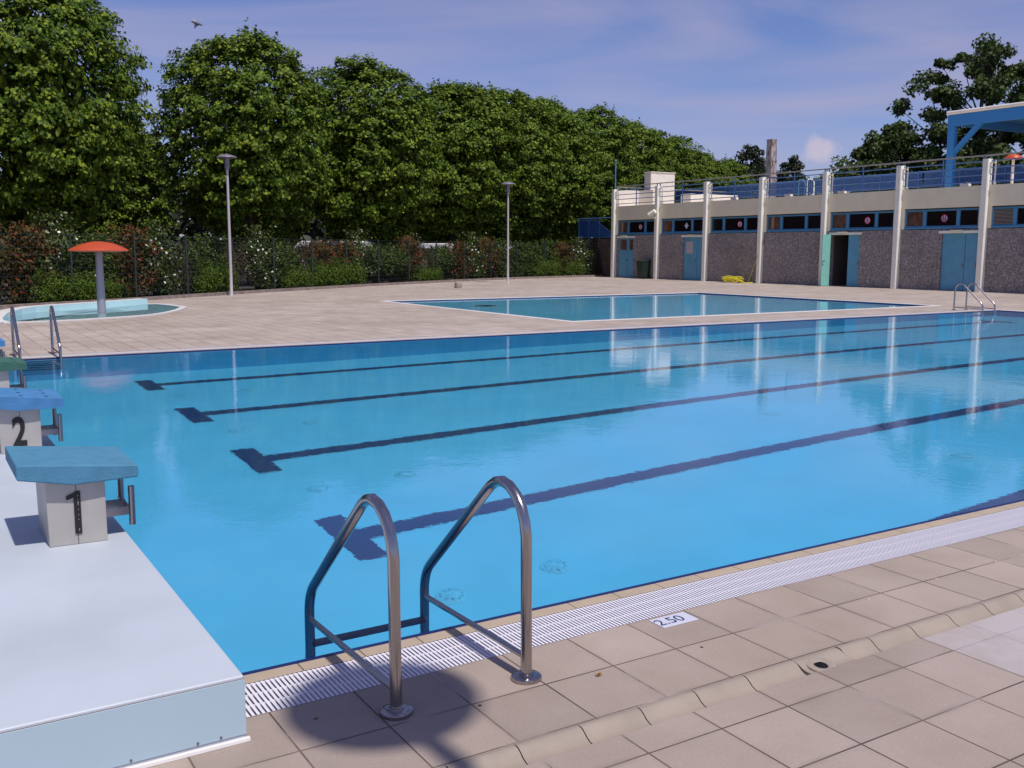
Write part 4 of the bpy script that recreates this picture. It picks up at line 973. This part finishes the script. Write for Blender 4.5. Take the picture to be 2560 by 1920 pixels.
for i in range(9):
    x, y = -10+10.5*i, 39+6.1*i
    s_ = .86+.03*(i % 2)
    tree('plane_tree', (x-1, y+3.5, -.8), i*2.1+.5, (s_, s_, s_), pm[(i+1) % 3], tkm, 'plane tree of the hidden second row behind the front trees', 'tree', 'plane trees of the second row')

def blob_tree(seed, blobs, per, leaf, shape, jitter=.6, upb=.5):
    """blobs: (x,y,z,r)"""
    g = np.random.default_rng(seed); B_ = np.array(blobs); n = len(B_)*per; ci = np.repeat(np.arange(len(B_)), per)
    q = g.normal(size=(n,3)); q /= np.linalg.norm(q,axis=1)[:,None]; rr_ = g.uniform(.15,1,size=n)**.6
    P = B_[ci,:3]+q*rr_[:,None]*B_[ci,3,None]*np.array([1,1,.7]); N = q*.6+np.array([0,0,upb])
    return leaves(P,N,leaf,shape,jitter,.1,g)
def open_tree(seed, env, nb, rb, per, leaf, h0, rt, mats, shape=PLANE):
    """env: list of ellipsoids (x,y,z,rx,ry,rz) that together shape the crown"""
    g = np.random.default_rng(seed); bl = []; wts = np.array([e_[3]*e_[5] for e_ in env]); wts = wts/wts.sum()
    for i in range(nb):
        e_ = env[g.choice(len(env), p=wts)]; q = g.normal(size=3); q /= np.linalg.norm(q); r_ = g.uniform(.35,1)**.5
        bl.append((e_[0]+q[0]*r_*e_[3], e_[1]+q[1]*r_*e_[4], e_[2]+q[2]*r_*e_[5], rb*g.uniform(.6,1.25)))
    v_, c_, ix = blob_tree(seed+1, bl, per, leaf, shape); cm_ = fast_mesh('crown', v_, c_, ix, mats)
    b_ = MB(); b_.tube([(0,0,-.2),(0,0,h0*.5),(.2,.1,h0)], [rt*1.2,rt,rt*.7], 10)
    hub = []
    for e_ in env:
        m2_ = Vector((e_[0]*.7, e_[1]*.7, e_[2]-e_[5]*.35)); b_.tube([(.2,.1,h0*.95), Vector((e_[0]*.3, e_[1]*.3, h0+(m2_.z-h0)*.5)), m2_], [rt*.55,rt*.42,rt*.25], 8); hub.append(m2_)
    for x,y,z,_ in bl[::3]:
        hb = min(hub, key=lambda h_: (h_-Vector((x,y,z))).length); T_ = Vector((x,y,z)); b_.tube([hb, (hb+T_)/2+Vector((0,0,-.3)), T_], [rt*.2,rt*.11,rt*.03], 5)
    o = b_.build('trunk', m_bark, smooth=True); me = o.data; bpy.data.objects.remove(o); return cm_, me
# big dark tree at the right: local x along the picture, built in world axes
ra = Vector((.851,-.526,0))
def E(l, z, rl, rz, d=0): 
    p_ = ra*l+Vector((.526,.851,0))*d; return (p_.x, p_.y, z, rl, rl, rz)
cme, tme = open_tree(31, [E(0,13.2,4.6,4.2), E(-3.2,11.2,3.0,3.6), E(4.2,13.6,4.4,4.0), E(-4.8,9.0,2.4,2.2), E(1,9.2,5.0,2.8), E(8,12.0,4.4,4.6)], 250, .85, 170, .26, 6.5, .42, [m_darkl])
tree('broadleaf_tree', (71.0, 43.6, 0), 0, (1,1,1), cme, tme, 'large dark loose-crowned tree towering behind the blue canopy at the right', 'tree', None)
cme, tme = open_tree(41, [E(0,8.2,2.6,2.6), E(-2.2,7.6,2.0,1.5), E(2.0,7.0,2.4,2.2)], 120, .70, 140, .25, 4, .3, [m_darkl])
tree('broadleaf_tree', (65.6, 46.7, 0), 0, (1.04,1.04,1.04), cme, tme, 'lower dark bushy tree at the left foot of the large tree', 'tree', None)
cme, tme = open_tree(43, [E(0,5.8,3.4,2.6), E(-3.6,5.0,3.0,2.1), E(3.6,5.6,3.0,2.4), E(7.5,6.0,3.2,2.6)], 150, .9, 110, .30, 3, .3, [m_darkl])
tree('broadleaf_tree', (66.0, 40.0, 0), 0, (1,1,1), cme, tme, 'dark wide low tree seen through the terrace railing below the large tree', 'tree', None)
cme, tme = open_tree(51, [E(0,9.3,1.9,3.6), E(-1.7,7.2,1.9,2.6), E(1.9,7.4,1.8,3.0)], 260, .70, 90, .34, 4, .25, [m_popl], OVAL)
tree('poplar_tree', (82.0, 78.6, 0), 0, (1.05,1.05,1.02), cme, tme, 'dark slender poplar just left of the concrete chimney', 'tree', 'dark poplars by the chimney')
tree('poplar_tree', (86.0, 76.2, 0), 1.2, (.92,.92,.93), cme, tme, 'dark slender poplar just right of the concrete chimney', 'tree', 'dark poplars by the chimney')
cme, tme = open_tree(61, [E(0,6.5,3.6,2.6), E(3,6,3,2.2), E(-3,5.8,3,2.2)], 90, 1.1, 70, .42, 3, .3, [m_distl], OVAL)
for x, y, s_, lab in ((93, 72.5, 1.3, 'distant pale green tree low on the horizon right of the poplars'), (101, 69, 1.28, 'distant pale green tree under the small white cloud'), (98, 60, 1.2, 'distant green tree between the small cloud and the dark trees'), (92, 52, 1.0, 'distant green tree half hidden by the dark bushy tree')):
    tree('distant_tree', (x, y, 0), x, (s_,s_,s_), cme, tme, lab, 'tree', 'distant trees on the horizon')
# small white cloud: built as a soft-edged mass of real size
# background wood closing the view under the crowns
g_ = np.random.default_rng(5); n = 26000
tt = g_.uniform(0,1,n); X_ = -45+185*tt; Y_ = 40+60*tt+14+g_.normal(size=n)*1.2; Z_ = g_.uniform(0,8.5,n)*(.85+.15*np.sin(X_*.9))
P = np.stack([X_,Y_,Z_],1); N = np.tile(np.array([-.4,-.8,.4]),(n,1)); v_, c_, ix = leaves(P,N,1.0,OVAL,.5,.1,g_)
me = fast_mesh('background_thicket', v_, c_, ix, [m_popl]); o = bpy.data.objects.new('background_thicket', me); COL.objects.link(o); tag(o, 'dark thicket closing the view under the plane trees', 'thicket', kind='stuff')

# ------------------------------------------------------------------ hedge shrubs
def shrub_mesh(seed, rx, h, nleaf, leaf, mats, shape=OVAL, flower=0, fsize=.08, up=.35, jag=.22):
    g = np.random.default_rng(seed); nl = 26
    L = np.stack([g.uniform(-rx*.75,rx*.75,nl), g.uniform(-.35,.35,nl), g.uniform(.25,h*.86,nl)],1); lr = g.uniform(.26,.46,nl)
    per = nleaf//nl; ci = np.repeat(np.arange(nl),per); n = len(ci)
    q = g.normal(size=(n,3)); q /= np.linalg.norm(q,axis=1)[:,None]; rr_ = g.uniform(.5,1.08,n)
    P = L[ci]+q*(lr[ci]*rr_)[:,None]*np.array([1.1,1,1]); P[:,2] = np.clip(P[:,2],.03,None)
    # shoots
    ns = 26; sx_ = g.uniform(-rx*.8,rx*.8,ns); sy_ = g.uniform(-.3,.3,ns); k = 12
    sp_ = np.stack([np.repeat(sx_,k)+g.normal(size=ns*k)*.05, np.repeat(sy_,k)+g.normal(size=ns*k)*.05, np.repeat(g.uniform(h*.78,h*.9,ns),k)+np.tile(np.linspace(0,jag*1.6,k),ns)],1)
    P = np.concatenate([P,sp_]); Q = np.concatenate([q,g.normal(size=(ns*k,3))])
    parts = [(leaves(P,Q*.7+np.array([0,-.15,up]),leaf,shape,.45,.1,g),0)]
    if flower:
        i_ = g.choice(n,flower); parts.append((leaves(P[i_]+q[i_]*.06+np.array([0,-.04,.02]),np.tile(np.array([0,-.8,.5]),(flower,1)),fsize,np.array([(math.cos(a),math.sin(a)) for a in np.linspace(0,2*PI,7)[:-1]])*.5,.3,0,g),1))
    v_, c_, ix, mi = merge(parts); me = fast_mesh('shrub_leaves', v_, c_, ix, mats, mi)
    return me
sh = {'photinia': [shrub_mesh(101,1.05,2.15,6000,.12,[m_photinia,m_flowr],flower=45,fsize=.08), shrub_mesh(102,1.1,2.2,6000,.12,[m_photinia,m_flowr],flower=30,fsize=.08)],
      'white': [shrub_mesh(111,1.0,2.3,5400,.115,[m_whitefl,m_flow],flower=70,fsize=.075,jag=.32), shrub_mesh(112,.9,2.4,5200,.115,[m_whitefl,m_flow],flower=50,fsize=.08,jag=.34)],
      'laurel': [shrub_mesh(121,1.1,2.1,5400,.12,[m_laurel]), shrub_mesh(122,1.05,1.9,5400,.12,[m_laurel])],
      'brown': [shrub_mesh(131,1.1,1.75,3000,.07,[leaf_mat('brown_twiggy_leaves',[(0,(.03,.025,.014)),(1,(.09,.07,.035))],.1)])],
      'juniper': [shrub_mesh(141,1.15,.80,4600,.10,[m_junip],SPRAY,up=.9,jag=.25)]}
b_ = MB()
rd = random.Random(3)
for i in range(16):
    a = rd.uniform(-.7,.7); b_.tube([(a*.3,rd.uniform(-.1,.1),0),(a*.8,rd.uniform(-.2,.2),.8),(a*1.2,rd.uniform(-.2,.2),1.7)], [.02,.014,.006], 5)
o = b_.build('stems', m_bark); stem_me = o.data; bpy.data.objects.remove(o)
def curb_pt(s_):
    """point and direction at arc length s_ along the curb"""
    for (a, b) in zip(CURB, CURB[1:]):
        A_, B_ = Vector(a), Vector(b); L_ = (B_-A_).length
        if s_ <= L_: return A_+(B_-A_)*(s_/L_), (B_-A_).normalized()
        s_ -= L_
    return Vector(CURB[-1]), (Vector(CURB[-1])-Vector(CURB[-2])).normalized()
TOT = sum((Vector(b)-Vector(a)).length for a, b in zip(CURB, CURB[1:]))
kinds = ['laurel','photinia','white','photinia','white','laurel','photinia','white','photinia','laurel','brown','photinia','white','laurel','photinia','white','brown','laurel','brown','white','laurel','brown','photinia','photinia','white','laurel','laurel','photinia','brown','laurel','photinia','white','photinia','laurel','laurel','laurel']
desc = {'photinia': 'reddish shrub', 'white': 'shrub dotted with white flowers', 'laurel': 'plain dark green shrub', 'brown': 'sparse brownish shrub', 'juniper': 'low bright green juniper'}
s_ = 1.0; i = 0; cnt = {}
plan = []
while s_ < TOT-1.0:
    plan.append((s_, kinds[i % len(kinds)])); s_ += 1.40; i += 1
ordn = ['first','second','third','fourth','fifth','sixth','seventh','eighth','ninth','tenth','eleventh','twelfth','thirteenth','fourteenth','fifteenth','sixteenth']
shnames = {'photinia': 'photinia_shrub', 'white': 'flowering_shrub', 'laurel': 'laurel_shrub', 'brown': 'twiggy_shrub', 'juniper': 'juniper_shrub'}
def put_shrub(s_, kd, off, label, sc):
    p_, d_ = curb_pt(s_); nrm = Vector((-d_.y, d_.x)); p_ = p_+nrm*off
    e_ = empty(shnames[kd], (p_.x, p_.y, .02), math.atan2(d_.y, d_.x), label, 'shrub', 'shrubs of the hedge'); e_.scale = sc
    o = bpy.data.objects.new('foliage', rd.choice(sh[kd])); COL.objects.link(o); o.parent = e_
    if kd != 'juniper': o = bpy.data.objects.new('stems', stem_me); COL.objects.link(o); o.parent = e_
for (ss, kd) in plan:
    cnt[kd] = cnt.get(kd, 0)+1
    put_shrub(ss, kd, 1.05, '%s in the hedge, %s such from the left' % (desc[kd], ordn[min(cnt[kd]-1, 15)]), (1.0*rd.uniform(.98,1.16), 1.1, rd.uniform(.88,1.05)))
for ss in (6.2, 13.5, 17.4, 18.6, 24.3, 29.2, 31.2, 33.0, 39.5, 50.5, 53.0):
    cnt['juniper'] = cnt.get('juniper', 0)+1
    put_shrub(ss, 'juniper', .45, 'low bright green juniper at the fence foot, %s from the left' % ordn[min(cnt['juniper']-1, 15)], (rd.uniform(.8,1.15), .7, rd.uniform(.8,1.2)))
# soil strip and curb
sm = MB(); cb_ = MB(); NS = 70
cp = [curb_pt(TOT*i/NS) for i in range(NS+1)]
for (p0_, d0_), (p1_, d1_) in zip(cp, cp[1:]):
    n0, n1 = Vector((-d0_.y, d0_.x)), Vector((-d1_.y, d1_.x)); a, b = p0_+n0*.12, p1_+n1*.12; c_, d_ = p1_+n1*3.2, p0_+n0*3.2
    sm.quad((*a,.03),(*b,.03),(*c_,.03),(*d_,.03))
    q0, q1, q2, q3 = p0_, p1_, b, a
    cb_.add([(*q0,0),(*q1,0),(*q2,0),(*q3,0),(*q0,.11),(*q1,.11),(*q2,.11),(*q3,.11)], [(4,5,6,7),(0,1,5,4),(2,3,7,6)])
struct(sm.build('soil_bed', m_soil)); o = cb_.build('stone_curb', m_curb); struct(o)
# fence
fe = empty('wire_fence', (0,0,0)); tag(fe, 'dark green wire mesh fence with square posts in front of the hedge', 'fence')
b_ = MB(); wr = MB(); s_ = .2; prev = None
while s_ < TOT:
    p_, d_ = curb_pt(s_); n_ = Vector((-d_.y, d_.x)); p_ = p_+n_*.30
    m_ = MB(); m_.box(p_.x-.026, p_.x+.026, p_.y-.026, p_.y+.026, 0, 2.08); m_.build('post', m_fence, fe)
    if prev is not None:
        L_ = (p_-prev).length; t_ = (p_-prev)/L_
        for zz in (.08, .26, .46, .66, .86, 1.06, 1.26, 1.46, 1.66, 1.86, 2.03): wr.tube([(*prev, zz), (*p_, zz)], .0045, 3, cap=False)
        k = .1
        while k < L_: q_ = prev+t_*k; wr.tube([(q_.x,q_.y,.05),(q_.x,q_.y,2.06)], .003, 3, cap=False); k += .10
    prev = p_; s_ += 2.5
wr.build('wire_mesh', m_fence, fe)

# vans in the car park behind the hedge
def van(loc, rz, label, h=2.15, L_=5.0):
    e_ = empty('parked_van', loc, rz, label, 'van', 'white vans parked behind the hedge'); b_ = MB()
    pr = [(-L_/2,.35),(-L_/2,.95),(-L_/2+.75,1.12),(-L_/2+1.35,h-.12),(-L_/2+1.6,h),(L_/2-.1,h),(L_/2,h-.1),(L_/2,.35)]
    b_.ext([(x,-.9,z) for x,z in pr], (0,1.8,0)); body = b_.build('body', m_van, e_, bevel=.05)
    b_ = MB(); b_.ext([(-L_/2+.80,-.915,1.16),(-L_/2+1.32,-.915,h-.28),(-L_/2+2.2,-.915,h-.28),(-L_/2+2.2,-.915,1.16)], (0,.02,0)); b_.build('side_window', m_glass, e_)
    b_ = MB(); b_.add([(-L_/2+.80,-.8,1.2),(-L_/2+.80,.8,1.2),(-L_/2+1.3,.75,h-.2),(-L_/2+1.3,-.75,h-.2)], [(0,1,2,3)]); o = b_.build('windscreen', m_glass, e_); o.location = (-.04,0,.02)
    for xx in (-L_/2+.9, L_/2-1.0):
        for yy in (-.82, .82):
            b_ = MB(); b_.tube([(xx,yy-.1,.34),(xx,yy+.1,.34)], .34, 18); b_.build('wheel', m_tyre, e_, True)
    return e_
van((18.9, 45.6, 0), -.55, 'white van half hidden behind flowering shrubs right of the left lamp post', 2.05)
van((25.9, 47.9, 0), -.55, 'white van whose roof shows over the hedge at mid picture', 1.98, 3.4)
van((31.0, 49.6, 0), -.55, 'white van whose roof shows over the hedge left of the farther lamp post', 1.95, 3.4)
